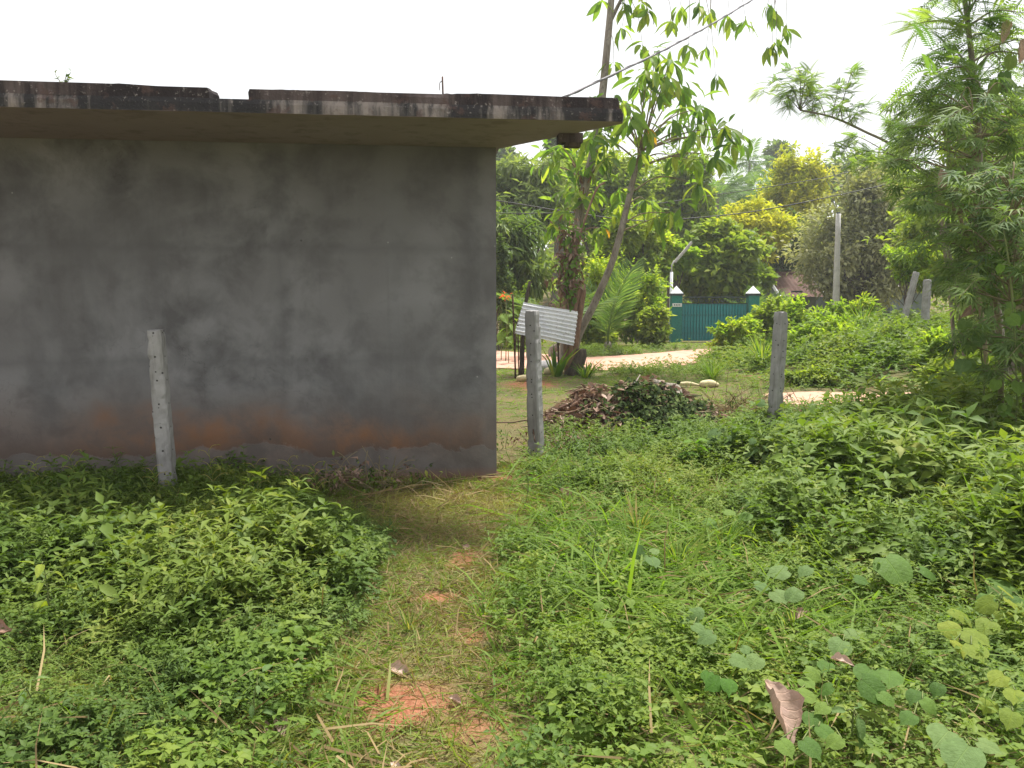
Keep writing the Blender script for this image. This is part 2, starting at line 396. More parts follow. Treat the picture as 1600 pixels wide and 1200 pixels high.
M['twig'] = noise_mat('twig_bark', (.14, .11, .06), (.24, .20, .11), 20, .85, .004)
M['stem'] = noise_mat('green_stem', (.09, .13, .03), (.16, .18, .06), 20, .7, .003)
M['concrete_pole'] = noise_mat('pole_concrete', (.36, .35, .33), (.48, .46, .43), 7, .85, .004)
M['rust'] = noise_mat('rusty_iron', (.035, .022, .016), (.10, .05, .03), 25, .8, .002)
M['black'] = noise_mat('black_cable', (.02, .02, .02), (.035, .033, .032), 20, .6, .002)

# ------------------------------------------------------------------ ground, road, dirt
def ground_mat():
    m, t, o = nt('red_soil'); g = N(t); tc = g.new('ShaderNodeTexCoord').outputs['Object']
    n1, n2, n3 = g.noise(1.3, 5, .6, tc), g.noise(9, 5, .65, tc), g.noise(60, 3, .7, tc)
    c = g.mix(g.ramp(n1, [(.35, 0.), (.62, 1.)]), (.085, .085, .035), (.15, .105, .05))
    c = g.mix(g.ramp(n2, [(.48, 0.), (.62, .75)]), c, (.11, .115, .042))
    c = g.mix(g.ramp(n3, [(.50, 0.), (.66, .7)]), c, (.22, .19, .095))
    c = g.mix(g.ramp(n3, [(.30, .8), (.42, 0.)]), c, (.07, .05, .03))
    red = g.mix(g.ramp(n3, [(.35, 0.), (.65, 1.)]), (.20, .066, .034), (.34, .14, .082))
    c = g.mix(g.math('MULTIPLY', g.new('ShaderNodeAttribute', attribute_name='rnd').outputs['Fac'], .9), c, red)
    principled(g, o, c, .95, .1, g.bump(g.math('ADD', n2, g.math('MULTIPLY', n3, .5)), .03, .9)); return m
M['soil'] = ground_mat()
BARE = [(gp(635, 1092), .24, .15), (gp(600, 1122), .12, .08), (gp(728, 992), .09, .10), (gp(725, 872), .10, .20), (gp(745, 1142), .13, .07), (gp(690, 935), .10, .10), (gp(780, 748), .26, .12),
        (gp(1180, 590), .35, .5), (gp(830, 600), .5, .9), (gp(870, 700), .2, .3)]
def bare_soil(x, y):
    x = np.asarray(x, float); y = np.asarray(y, float); b = np.zeros(x.shape); n = .55 + .9 * fnoise(x * 7, y * 7, 31)
    for c, rx, ry in BARE: b = np.maximum(b, smooth(1.25, .55, np.sqrt(((x - c[0]) / rx) ** 2 + ((y - c[1]) / ry) ** 2) / n))
    return b
def axis(lo, hi, fine, mid): 
    a = list(np.arange(lo[0], hi[0], fine)); k = hi[0]; s = fine
    while k < hi[1]: a.append(k); s *= 1.16; k += s
    a.append(hi[1]); b = []; k = lo[0]; s = fine
    while k > lo[1]: s *= 1.16; k -= s; b.append(max(k, lo[1]))
    return np.array(sorted(set(b + a)))
gx = axis((-4.5, -420), (8, 420), 0.12, 1); gy = axis((1.6, -60), (9, 520), 0.12, 1)
GX, GY = np.meshgrid(gx, gy); GZ = ground_z(GX, GY)
mb = MB(); nx, ny = len(gx), len(gy)
ii = (np.arange(ny - 1)[:, None] * nx + np.arange(nx - 1)[None]).ravel()
mb.add(np.stack([GX, GY, GZ], -1).reshape(-1, 3), np.stack([ii, ii + 1, ii + nx + 1, ii + nx], 1), bare_soil(GX, GY).ravel())
tag(mb.build('ground', M['soil']), kind='structure')

def flat_sheet(name, poly, z, m, jag=0.10, step=0.25, seed=1, thick=0.03):
    P = []; g = np.random.default_rng(seed)
    for k in range(len(poly)):
        a, b = np.array(poly[k], float), np.array(poly[(k + 1) % len(poly)], float)
        n = max(1, int(np.linalg.norm(b - a) / step))
        for t_ in range(n): P.append(a + (b - a) * t_ / n + (g.random(2) - .5) * jag)
    me = bpy.data.meshes.new(name); n = len(P)
    V = [(p[0], p[1], z) for p in P] + [(p[0], p[1], z - thick - .1) for p in P]
    me.from_pydata(V, [], [list(range(n - 1, -1, -1)) if False else list(range(n))] + [[i, (i + 1) % n, n + (i + 1) % n, n + i] for i in range(n)])
    me.materials.append(m); me.update(); me.validate()
    import bmesh
    bm = bmesh.new(); bm.from_mesh(me); bmesh.ops.recalc_face_normals(bm, faces=bm.faces); bm.to_mesh(me); bm.free()
    o = obj(name, me); return tag(o, kind='structure')
def road_mat():
    m, t, o = nt('pink_concrete'); g = N(t); tc = g.new('ShaderNodeTexCoord').outputs['Object']
    n1, n2 = g.noise(.8, 5, .6, tc), g.noise(30, 4, .6, tc)
    c = g.mix(g.ramp(n1, [(.35, 0.), (.65, 1.)]), (.45, .245, .175), (.52, .31, .23))
    c = g.mix(g.ramp(n2, [(.55, 0.), (.72, .5)]), c, (.36, .22, .15))
    v = g.new('ShaderNodeTexVoronoi', feature='DISTANCE_TO_EDGE'); v.inputs['Scale'].default_value = .45
    g.link(g.mapping(tc, (1, 1.8, 1)), v.inputs['Vector'])
    c = g.mix(g.ramp(v.outputs['Distance'], [(.0, .8), (.018, .0)]), c, (.22, .15, .11))
    principled(g, o, c, .9, .2, g.bump(n2, .01, .5)); return m
M['road'] = road_mat()
M['dirt'] = noise_mat('pale_red_dirt', (.42, .24, .16), (.52, .33, .24), 3, .95, .02, (.26, .15, .10))
flat_sheet('road', ROAD, .03, M['road'], .16, .3, 3)
flat_sheet('dirt_path', PATCH, .012, M['dirt'], .2, .25, 4)

# ------------------------------------------------------------------ building
CORNER = gp(776, 746); WR = R(6.0)
def wall_mat():
    m, t, o = nt('stained_plaster'); g = N(t); tc = g.new('ShaderNodeTexCoord').outputs['Object']
    s = g.new('ShaderNodeSeparateXYZ'); g.link(tc, s.inputs[0]); x, z = s.outputs[0], s.outputs[2]
    big, mid, fin = g.noise(.9, 5, .6, tc, .6), g.noise(3.2, 5, .62, tc, .3), g.noise(45, 4, .65, tc)
    strk = g.noise(1.0, 5, .6, g.mapping(tc, (3.2, 3.2, .35)))
    c = g.mix(g.ramp(big, [(.32, 0.), (.66, 1.)]), (.168, .164, .165), (.248, .244, .246))
    c = g.mix(g.ramp(g.math('ADD', g.math('MULTIPLY', mid, .5), g.math('MULTIPLY', big, .5)), [(.40, .85), (.55, 0.)]), c, (.092, .088, .089))
    wide = g.noise(.55, 3, .5, g.mapping(tc, (1, 1, 1.3), (2.2, 0, 5.1))); c = g.mix(g.ramp(wide, [(.42, .6), (.58, 0.)]), c, (.122, .116, .115))
    c = g.mix(g.ramp(strk, [(.48, 0.), (.70, .35)]), c, (.19, .19, .193))
    # faint formwork course lines
    wav = g.math('ADD', z, g.math('MULTIPLY', g.math('SUBTRACT', mid, .5), .10))
    for zz in (1.93, 1.02):
        d = g.math('ABSOLUTE', g.math('SUBTRACT', wav, zz))
        c = g.mix(g.math('MULTIPLY', g.ramp(d, [(0., .38), (.06, 0.)]), mid), c, (.07, .068, .07))
    for xx in (-1.75, -.22, -4.3):
        d = g.math('ABSOLUTE', g.math('SUBTRACT', g.math('ADD', x, g.math('MULTIPLY', g.math('SUBTRACT', mid, .5), .18)), xx))
        c = g.mix(g.math('MULTIPLY', g.ramp(d, [(0., .6), (.10, 0.)]), big), c, (.085, .083, .085))
    # splashed earth above the footing and the pale rendered skirt with a torn upper edge
    hz = g.math('ADD', z, g.math('MULTIPLY', g.math('SUBTRACT', big, .5), -1.1))
    c = g.mix(g.ramp(hz, [(.10, .75), (.45, .5), (.85, 0.)]), c, (.095, .06, .042))
    c = g.mix(g.math('MULTIPLY', g.ramp(hz, [(.12, .1), (.30, .9), (.62, 0.)]), g.math('MULTIPLY', g.ramp(mid, [(.40, .2), (.6, 1.)]), g.ramp(g.math('MULTIPLY', x, -.25), [(.04, .35), (.20, 1.), (.70, .8), (.95, .1)]))), c, (.26, .12, .055))
    edge = g.math('ADD', g.math('MULTIPLY', g.math('SUBTRACT', g.noise(1.5, 2, .5, g.mapping(tc, (1, 1, .2), (3, 0, 0))), .5), .50), .26)
    edge = g.math('ADD', edge, g.math('ADD', g.math('MULTIPLY', g.math('SUBTRACT', mid, .5), .20), g.math('MULTIPLY', g.math('SUBTRACT', g.noise(14, 4, .65, tc), .5), .10)))
    dd = g.math('SUBTRACT', z, edge)
    c = g.mix(g.ramp(dd, [(.0, 0.), (.02, .4), (.07, .25), (.16, 0.)]), c, (.065, .045, .035))
    low = g.mix(g.ramp(mid, [(.4, 0.), (.62, 1.)]), (.105, .096, .09), (.15, .139, .133))
    c = g.mix(g.ramp(dd, [(-.06, .75), (.02, 0.)]), c, low)
    c = g.mix(g.ramp(z, [(.0, .75), (.10, .0)]), c, (.21, .10, .06))
    # scattered nail holes and pale chips
    v = g.new('ShaderNodeTexVoronoi'); v.inputs['Scale'].default_value = 2.6; g.link(tc, v.inputs['Vector'])
    c = g.mix(g.ramp(v.outputs['Distance'], [(.018, .9), (.03, 0.)]), c, (.04, .038, .037))
    v2 = g.new('ShaderNodeTexVoronoi'); v2.inputs['Scale'].default_value = 3.7; g.link(g.mapping(tc, (1, 1, 1), (4, 0, 2)), v2.inputs['Vector'])
    c = g.mix(g.ramp(v2.outputs['Distance'], [(.015, .7), (.03, 0.)]), c, (.36, .35, .34))
    c = g.mix(g.math('MULTIPLY', g.ramp(g.math('ADD', x, 1.0), [(.85, 0.), (.90, .45)]), big), c, (.19, .18, .175))
    drip = g.noise(1.0, 5, .7, g.mapping(tc, (15, 15, .45), (1, 0, 3))); c = g.mix(g.math('MULTIPLY', g.ramp(drip, [(.60, 0.), (.72, .22)]), big), c, (.06, .058, .058))
    cv = g.new('ShaderNodeTexVoronoi', feature='DISTANCE_TO_EDGE'); cv.inputs['Scale'].default_value = .8; wv = g.new('ShaderNodeVectorMath', operation='ADD'); g.link(tc, wv.inputs[0])
    wn_ = g.new('ShaderNodeTexNoise'); wn_.inputs['Scale'].default_value = 4.0; wn_.inputs['Detail'].default_value = 6; g.link(tc, wn_.inputs['Vector']); g.link(wn_.outputs['Color'], wv.inputs[1]); g.link(wv.outputs[0], cv.inputs['Vector'])
    crack = g.math('MULTIPLY', g.ramp(cv.outputs['Distance'], [(.0, .35), (.004, 0.)]), g.ramp(wide, [(.50, 0.), (.58, 1.)])); c = g.mix(crack, c, (.035, .032, .03))
    c = g.mix(g.math('MULTIPLY', g.ramp(g.noise(90, 3, .7, tc), [(.60, 0.), (.70, .7)]), g.ramp(z, [(.0, 1.), (.55, 0.)])), c, (.16, .085, .05))
    h = g.math('ADD', g.math('MULTIPLY', fin, .5), g.math('ADD', mid, g.ramp(dd, [(-.02, .6), (.006, 0.)])))
    principled(g, o, c, .9, .22, g.bump(h, .008, .7)); return m
def slab_mat(name, base, pale, black, lim):
    m, t, o = nt(name); g = N(t); tc = g.new('ShaderNodeTexCoord').outputs['Object']
    strk = g.noise(1.0, 6, .65, g.mapping(tc, (7, 7, .5))); big = g.noise(2.2, 4, .6, g.mapping(tc, (1, 1, .2)))
    fin = g.noise(35, 4, .65, tc); blot = g.noise(9, 5, .65, tc)
    c = g.mix(g.ramp(strk, [(.42, 0.), (.60, 1.)]), base, pale)
    k = g.math('ADD', g.math('MULTIPLY', big, .6), g.math('MULTIPLY', strk, .4))
    c = g.mix(g.ramp(k, [(lim, .93), (lim + .06, 0.)]), c, black)
    c = g.mix(g.ramp(blot, [(.56, 0.), (.64, .6)]), c, (.10, .062, .055))
    c = g.mix(g.ramp(fin, [(.6, 0.), (.72, .7)]), c, (.33, .29, .27))
    principled(g, o, c, .95, .15, g.bump(g.math('ADD', fin, blot), .012, .9)); return m
M['wall'] = wall_mat()
M['slab'] = slab_mat('stained_slab_edge', (.085, .078, .076), (.25, .215, .195), (.03, .029, .031), .50)
M['kerb'] = slab_mat('mossy_roof_kerb', (.06, .046, .045), (.115, .09, .085), (.03, .025, .026), .47)
M['soffit'] = noise_mat('soffit_concrete', (.27, .21, .235), (.32, .25, .28), 1.2, .95, .004, (.22, .17, .19))
BH, SL, KB = 2.75, .088, .072
bld = empty('concrete_building', (CORNER[0], CORNER[1], 0), WR)
tag(bld, 'bare grey plastered concrete building with a flat overhanging roof slab', 'building')
mb = MB()
nxw, nzw = 60, 20
xs = np.linspace(-9, 0, nxw + 1); zs = np.linspace(-.25, BH, nzw + 1); XX, ZZ = np.meshgrid(xs, zs)
YY = .010 * (fnoise(XX * 1.4, ZZ * 1.4, 5) - .5); YY[:, -1] = 0
ii = (np.arange(nzw)[:, None] * (nxw + 1) + np.arange(nxw)[None]).ravel()
mb.add(np.stack([XX, YY, ZZ], -1).reshape(-1, 3), np.stack([ii, ii + 1, ii + nxw + 2, ii + nxw + 1], 1))
e = [((k) * (nxw + 1) + nxw) for k in range(nzw + 1)]
V = [(0, 0, z) for z in zs] + [(-.012, .012, z) for z in zs]
mb.add([(0, 0, -.25), (0, .2, -.25), (0, .2, BH), (0, 0, BH), (-9, .2, -.25), (-9, .2, BH), (-9, 0, -.25), (-9, 0, BH)],
       np.array([[0, 1, 2, 3], [1, 4, 5, 2], [4, 6, 7, 5], [3, 2, 5, 7]]))
wall = mb.build('wall', M['wall'], bld)
mb = MB(); box(mb, (-.2, .203, -.25), (-.003, 7.8, BH)); mb.build('side_wall', M['wall'], bld, False)
mb = MB(); box(mb, (-9, 7.803, -.25), (-.003, 8.0, BH)); mb.build('back_wall', M['wall'], bld, False)
mb = MB(); box(mb, (-8.997, .203, -.25), (-8.8, 7.8, BH)); mb.build('side_wall', M['wall'], bld, False)
def prism(poly, z0, z1, m, name, parent, step=.05, amp=.006, top_amp=.01, seed=0, mtop=None, mbot=None):
    import bmesh
    mb_ = MB(); V_, n, nr = rough_prism(mb_, poly, z0, z1, step, amp, seed, top_amp=top_amp)
    from mathutils.geometry import tessellate_polygon
    tri = np.array(tessellate_polygon([[Vector((v[0], v[1], 0)) for v in V_[:n]]]), int)
    mb_.F.append(tri[:, ::1] + (nr - 1) * n); mb_.m.append(np.zeros(len(tri), int)); mb_.F.append(tri[:, ::-1].copy()); mb_.m.append(np.ones(len(tri), int))
    me = mb_.mesh(name, [m, mbot or m]); bm = bmesh.new(); bm.from_mesh(me)
    bmesh.ops.recalc_face_normals(bm, faces=bm.faces)
    for f in bm.faces: f.smooth = False
    bm.to_mesh(me); bm.free(); return obj(name, me, parent)
FY, TX = -1.03, .80
slab = prism([(-9.6, FY), (TX, FY), (TX + .02, FY + .06), (.03, .05), (.03, 8.3), (-9.6, 8.3)], BH, BH + SL, M['slab'], 'roof_slab', bld, .045, .005, .006, 1, mbot=M['soffit'])
def loc_x(px, yl):   # local x of the photograph column px on the plane local y = yl
    k = (px - 800) / FPX; c, s = math.cos(WR), math.sin(WR)
    return (k * (CORNER[1] + yl * c) - CORNER[0] + yl * s) / (c - k * s)
KS = [(-9.6, loc_x(341, FY) ), (loc_x(400, FY), TX - .02)]
for k, (a, b) in enumerate(KS):
    prism([(a, FY + .012), (b, FY + .012), (b - (.02 if k else -.03), FY + .16), (a, FY + .16)], BH + SL - .004, BH + SL + KB, M['kerb'], 'roof_kerb', slab, .035, .007, .011, 5 + k)
mb = MB(); c0 = loc_x(872, -.62); box(mb, (c0, -.62, BH - .065), (c0 + .18, -.50, BH + .004)); mb.build('corbel', M['kerb'], bld, False)
mb = MB(); box(mb, (c0 + .05, -.61, BH - .095), (c0 + .165, -.53, BH - .06)); mb.build('corbel_brick', M['bark_d'], bld, False)
# rods left standing in the slab
for px, h_, r_ in ((695, .24, .007), (597, .10, .003), (730, .07, .003)):
    x_ = loc_x(px, -.55); mb = MB()
    tube(mb, [(x_, -.55, BH + SL - .02), (x_ + .004, -.55, BH + SL + .12), (x_, -.55, BH + SL + KB + h_)], r_, 5)
    rod = mb.build('reinforcing_rod', M['rust'], bld)
    if r_ > .005:
        mb = MB(); tube(mb, spline([(x_, -.55, BH + SL + KB + h_ - .03), (x_ - .02, -.56, BH + SL + KB + h_ - .05), (x_ - .022, -.555, BH + SL + KB + h_ - .10)], 5), .003, 4)
        mb.build('wire_end', M['rust'], rod)
bld_M = Matrix.Translation((CORNER[0], CORNER[1], 0)) @ Matrix.Rotation(WR, 4, 'Z')
def bl(x, y, z): v = bld_M @ Vector((x, y, z)); return np.array(v)
# little weeds on the roof edge
def sprig(name, base, h, n, leafT, size, m, label, cat='plant', group=None, spread=.35, stem_m='stem', seed=0, lean=(0, 0)):
    g = np.random.default_rng(seed); root = empty(name, base); tag(root, label, cat, group)
    ms, ml = MB(), MB()
    for k in range(n):
        a = g.random() * 6.28; s = spread * h * (0.2 + g.random())
        tip = np.array([math.cos(a) * s + lean[0] * h, math.sin(a) * s + lean[1] * h, h * (.65 + .35 * g.random())])
        P = spline([(0, 0, -.02), tip * [.3, .3, .5], tip], 6); tube(ms, P, np.linspace(.004, .0015, len(P)) * (1 + h), 4)
        m_ = 9; q = P[np.linspace(2, len(P) - 1, m_).astype(int)]
        d = rdirs(m_, g) * [1, 1, .4] + [0, 0, .25]
        ml.scatter(leafT, q, frames(d, np.tile([[0, 0, 1.]], (m_, 1)) + .3 * rdirs(m_, g)), size * (.6 + .6 * g.random(m_)), g.random(m_))
    ms.build('stem', M[stem_m], root); ml.build('foliage', M[m], root)
    return root
sprig('roof_weed', bl(loc_x(122, -.95), -.95, BH + SL + .02), .16, 4, MDW, .035, 'herb', 'small leafy weed sprouting from the top of the roof kerb', seed=3, spread=.7)

# ------------------------------------------------------------------ concrete fence posts
def post_mat():
    m, t, o = nt('pitted_concrete'); g = N(t); tc = g.new('ShaderNodeTexCoord').outputs['Object']
    s = g.new('ShaderNodeSeparateXYZ'); g.link(tc, s.inputs[0])
    n1, n2 = g.noise(4, 5, .6, tc), g.noise(60, 4, .65, tc)
    c = g.mix(g.ramp(n1, [(.35, 0.), (.65, 1.)]), (.23, .222, .215), (.34, .33, .318))
    c = g.mix(g.ramp(g.noise(2, 4, .6, g.mapping(tc, (9, 9, 1))), [(.5, 0.), (.68, .6)]), c, (.125, .115, .105))
    v = g.new('ShaderNodeTexVoronoi'); v.inputs['Scale'].default_value = 24; g.link(tc, v.inputs['Vector'])
    w = g.new('ShaderNodeSeparateColor'); g.link(v.outputs['Color'], w.inputs[0])
    pit = g.math('MULTIPLY', g.ramp(v.outputs['Distance'], [(.13, 1.), (.20, 0.)]), g.ramp(w.outputs[0], [(.80, 0.), (.81, 1.)]))
    zf = g.math('FRACT', g.math('DIVIDE', s.outputs[2], .17)); dz = g.math('MULTIPLY', g.math('SUBTRACT', zf, .5), .17)
    r2 = g.math('ADD', g.math('MULTIPLY', dz, dz), g.math('MULTIPLY', s.outputs[0], s.outputs[0]))
    r2 = g.math('MINIMUM', r2, g.math('ADD', g.math('MULTIPLY', dz, dz), g.math('MULTIPLY', s.outputs[1], s.outputs[1])))
    hole = g.ramp(g.math('SQRT', r2), [(.0045, 1.), (.0065, 0.)])
    pit = g.math('MAXIMUM', pit, hole)
    c = g.mix(pit, c, (.035, .03, .028))
    h = g.math('SUBTRACT', g.math('MULTIPLY', n2, .35), g.math('MULTIPLY', pit, 1.5))
    principled(g, o, c, .92, .2, g.bump(h, .008, .8)); return m
M['post'] = post_mat()
def post(pxb, pyb, pxt, pyt, w, rz, label, seed, Y=None, group='concrete fence posts', sink=.25, name='concrete_fence_post'):
    import bmesh
    b = gp(pxb, pyb) if Y is None else at(pxb, pyb, Y); top = at(pxt, pyt, b[1])
    ax = unit(top - b); L = np.linalg.norm(top - b); g = np.random.default_rng(seed)
    rows = 44; V = []; q = []
    ring = [(-.5, -.40), (-.40, -.5), (-.13, -.5), (.13, -.5), (.40, -.5), (.5, -.40), (.5, 0), (.5, .40), (.40, .5), (0, .5), (-.40, .5), (-.5, .40), (-.5, 0)]
    k_ = len(ring)
    for r in range(rows + 1):
        f = r / rows; z = -sink + (L + sink) * f; ww = w * (1.04 - .08 * f) * (.90 if r == rows else 1)
        for (x, y) in ring:
            edge_ = abs(x) > .3 and abs(y) > .3; chip = .010 * max(0, float(vnoise(z * 14, seed * 3 + (x > 0) * 7 + (y > 0) * 13, 5)) - .62) / .38 if edge_ else 0
            V.append((x * (ww - 2 * chip) + g.normal() * .0016, y * (ww - 2 * chip) + g.normal() * .0016, z + (g.normal() * .004 if r == rows else 0)))
    V.append((0, 0, L + .006))
    for r in range(rows):
        for i in range(k_): q.append([r * k_ + i, r * k_ + (i + 1) % k_, (r + 1) * k_ + (i + 1) % k_, (r + 1) * k_ + i])
    t_ = [[rows * k_ + i, rows * k_ + (i + 1) % k_, len(V) - 1] for i in range(k_)]
    mb_ = MB(); mb_.add(V, [np.array(q), np.array(t_)])
    o = mb_.build(name, M['post'], None, False)
    o.matrix_world = Matrix.Translation(b) @ Vector((0, 0, 1)).rotation_difference(Vector(ax)).to_matrix().to_4x4() @ Matrix.Rotation(rz, 4, 'Z')
    tag(o, label, 'fence post', group); return o
post(266, 792, 243, 516, .105, R(4), 'leaning pitted concrete fence post in front of the grey wall', 1)
post(838, 716, 832, 486, .122, R(-26), 'concrete fence post between the wall corner and the heap of leaves', 2)
post(1207, 700, 1221, 488, .115, R(30), 'pale concrete fence post standing in broad leaf weeds right of the heap', 3)
post(1418, 478, 1432, 425, .125, R(10), 'tilted grey concrete post propped near an upright one on the bank', 4, 19.5, sink=.6)
post(1446, 492, 1449, 437, .15, R(35), 'upright split concrete post on the weedy bank under the bright bush', 5, 18.5, sink=.6)

# ------------------------------------------------------------------ gate, pillars, lamps, houses
GY_ = 29.0
M['teal'] = noise_mat('teal_gate_paint', (.012, .18, .20), (.02, .23, .25), 3, .45, .002, (.012, .08, .085), spec=.4)
M['green_paint'] = noise_mat('green_pillar_paint', (.014, .15, .13), (.022, .19, .16), 3, .6, .002, (.015, .085, .07))
M['white'] = noise_mat('white_paint', (.68, .69, .70), (.80, .80, .80), 4, .6, .002, (.5, .5, .48))
M['dark_iron'] = noise_mat('dark_iron_paint', (.02, .035, .04), (.045, .06, .065), 9, .6, .002)
def pillar(px, label):
    b = at(px, 536, GY_); w = .19; root = empty('gate_pillar', (b[0], b[1], 0)); tag(root, label, 'gate pillar', 'gate pillars')
    mb = MB(); box(mb, (-w, -w, -.1), (w, w, 1.72)); mb.build('shaft', M['green_paint'], root, False)
    mb = MB(); box(mb, (-w - .04, -w - .04, 1.70), (w + .04, w + .04, 1.78)); mb.build('cap_ledge', M['dark_iron'], root, False)
    mb = MB(); a = w + .03; mb.add([(-a, -a, 1.775), (a, -a, 1.775), (a, a, 1.775), (-a, a, 1.775), (0, 0, 2.06)], np.array([[0, 1, 4], [1, 2, 4], [2, 3, 4], [3, 0, 4]]))
    mb.build('cap', M['white'], root, False); return root
pl = pillar(1055, 'green gate pillar with a white number plate and white pyramid cap')
mb = MB(); box(mb, (-.17, -.215, 1.30), (.17, -.192, 1.42)); npl = mb.build('number_plate', M['white'], pl, False)
mb = MB()
for k in range(4): box(mb, (-.12 + k * .065, -.219, 1.335), (-.085 + k * .065, -.214, 1.39))
mb.build('lettering', M['dark_iron'], npl, False)
pillar(1174, 'green gate pillar with white pyramid cap half hidden by the bush')
x0, x1 = at(1064, 536, GY_)[0], at(1165, 536, GY_)[0]
gate = empty('metal_gate', (x0, GY_, 0)); tag(gate, 'teal ribbed sheet metal gate with dark scroll rail on top', 'gate')
W = x1 - x0; mb = MB(); box(mb, (0, .02, .05), (W, .035, 1.40)); mb.build('panel', M['teal'], gate, False)
mbs = MB(); box(mbs, (-.035, -.03, .06), (.035, .018, 1.38)); rib = mbs.mesh('rib', M['teal'], False)
for k in range(22): obj('rib', rib, gate, Matrix.Translation((.06 + k * (W - .12) / 21, 0, 0)))
mb = MB(); box(mb, (0, -.03, 1.62), (W, .02, 1.67)); box(mb, (0, -.03, 1.405), (W, .02, 1.435)); mb.build('top_rail', M['dark_iron'], gate, False)
ms = MB()
a = np.linspace(0, 4.2 * math.pi, 22); rr = .085 * (1 - a / (5.4 * math.pi)); tube(ms, np.stack([rr * np.cos(a), 0 * a, .09 + rr * np.sin(a)], 1), .011, 4)
scr = ms.mesh('scroll', M['dark_iron'])
for k in range(12): obj('scroll', scr, gate, Matrix.Translation((.13 + k * (W - .26) / 11, -.005, 1.435)) @ Matrix.Scale(1 if k % 2 else -1, 4, (1, 0, 0)))
# tube lamp on a white post behind the pillar
b = at(1047, 536, 29.6); lamp = empty('tube_lamp_post', (b[0], b[1], 0)); tag(lamp, 'white post with slanted fluorescent tube fitting beside the gate pillar', 'street lamp')
lp = at(1047, 425, 29.6); lt = at(1085, 381, 29.6)
mb = MB(); tube(mb, [(0, 0, -.2), (0, 0, lp[2])], .055, 8); mb.build('post', M['white'], lamp)
mb = MB(); tube(mb, [(0, 0, lp[2] - .02), (0, 0, lp[2] + .25), (.1, 0, lp[2] + .42)], .03, 6); mb.build('bracket', M['concrete_pole'], lamp)
mb = MB(); d = unit(lt - lp); Mx = np.eye(4); Mx[:3, 0] = d; Mx[:3, 1] = (0, 1, 0); Mx[:3, 2] = np.cross(d, (0, 1, 0)); Mx[:3, 3] = (.06, -.02, lp[2] + .38)
box(mb, (0, -.05, -.06), (.98, .05, .0), M=Mx); box(mb, (.03, -.02, -.10), (.95, .02, -.06), M=Mx); mb.build('tube_fitting', M['concrete_pole'], lamp, False)
# plain pole
b = at(1305, 520, 26); pole = empty('concrete_pole', (b[0], b[1], float(ground_z(b[0], b[1])))); tag(pole, 'slim pale grey pole rising from the weeds before the tiled roof', 'pole')
pt = at(1310, 334, 26) - np.array(pole.location)
mb = MB(); tube(mb, np.linspace((0, 0, -.5), pt, 8), np.linspace(.125, .075, 8), 10); mb.build('shaft', M['concrete_pole'], pole)
mb = MB(); tube(mb, [pt + [0, 0, -.02], pt + [0, 0, .05]], .06, 8); mb.build('pole_top', M['dark_iron'], pole)

def tile_mat():
    m, t, o = nt('roof_tile'); g = N(t); tc = g.new('ShaderNodeTexCoord').outputs['Object']
    n1, n2 = g.noise(1.5, 5, .6, tc), g.noise(14, 4, .6, tc)
    c = g.mix(g.ramp(n1, [(.4, 0.), (.62, 1.)]), (.075, .038, .028), (.12, .068, .052)); c = g.mix(g.ramp(n2, [(.55, 0.), (.68, .8)]), c, (.05, .03, .026))
    principled(g, o, c, .9, .2); return m
M['tile'] = tile_mat()
M['asb'] = noise_mat('grey_roof_sheet', (.30, .27, .27), (.42, .38, .37), 1.5, .9, .003, (.18, .16, .155))
M['hwall'] = noise_mat('house_wall', (.10, .13, .125), (.16, .19, .18), 2, .9, .003)
def house(px0, px1, pyr, pye, Y, mroof, label, depth=5.0, corr=.20, board=True):
    a, b = at(px0, pyr, Y + depth * .5), at(px1, pyr, Y + depth * .5); e_ = at(px0, pye, Y)
    L = b[0] - a[0]; zr, ze = a[2], e_[2]; root = empty('house', (a[0], Y, 0)); tag(root, label, 'house')
    mb = MB(); h = depth / 2
    box(mb, (.3, .5, 0), (L - .3, depth - .5, ze)); mb.add([(.3, .5, ze), (.3, depth - .5, ze), (.3, h, zr - .1), (L - .3, .5, ze), (L - .3, depth - .5, ze), (L - .3, h, zr - .1)], np.array([[0, 1, 2], [5, 4, 3]]))
    mb.build('wall', M['hwall'], root, False)
    for s in (0, 1):
        n = int(L / corr); mb = MB(); xs_ = np.linspace(0, L, n * 2 + 1); rows = 14; V = []
        for r in range(rows + 1):
            f = r / rows; y_ = (h * f) if s == 0 else depth - h * f; z_ = ze + (zr - ze) * f
            for i, x_ in enumerate(xs_): V.append((x_, y_, z_ + .03 * (i % 2) - .03 * ((f * rows) % 1)))
        i = (np.arange(rows)[:, None] * len(xs_) + np.arange(len(xs_) - 1)[None]).ravel()
        mb.add(V, np.stack([i, i + 1, i + len(xs_) + 1, i + len(xs_)], 1)); mb.build('roof', mroof, root, False)
    if board:
        for xx in (-.06, L + .002):
            mb = MB()
            for s in (0, depth):
                mb.add([(xx, s, ze - .12), (xx + .06, s, ze - .12), (xx + .06, h, zr - .06), (xx, h, zr - .06), (xx, s, ze + .06), (xx + .06, s, ze + .06), (xx + .06, h, zr + .12), (xx, h, zr + .12)],
                       np.array([[0, 1, 2, 3], [4, 7, 6, 5], [0, 4, 5, 1], [0, 3, 7, 4], [1, 5, 6, 2]]))
            mb.build('barge_board', M['white'], root, False)
    mb = MB(); tube(mb, [(0, h, zr + .03), (L, h, zr + .03)], .09, 6); mb.build('ridge', mroof, root)
    mb = MB(); box(mb, (L * .3, .46, .9), (L * .55, .52, 2.0)); mb.build('window', M['dark_iron'], root, False)
    return root
house(1196, 1262, 428, 464, 38, M['tile'], 'house with brown clay tile roof and white barge board behind the weeds')
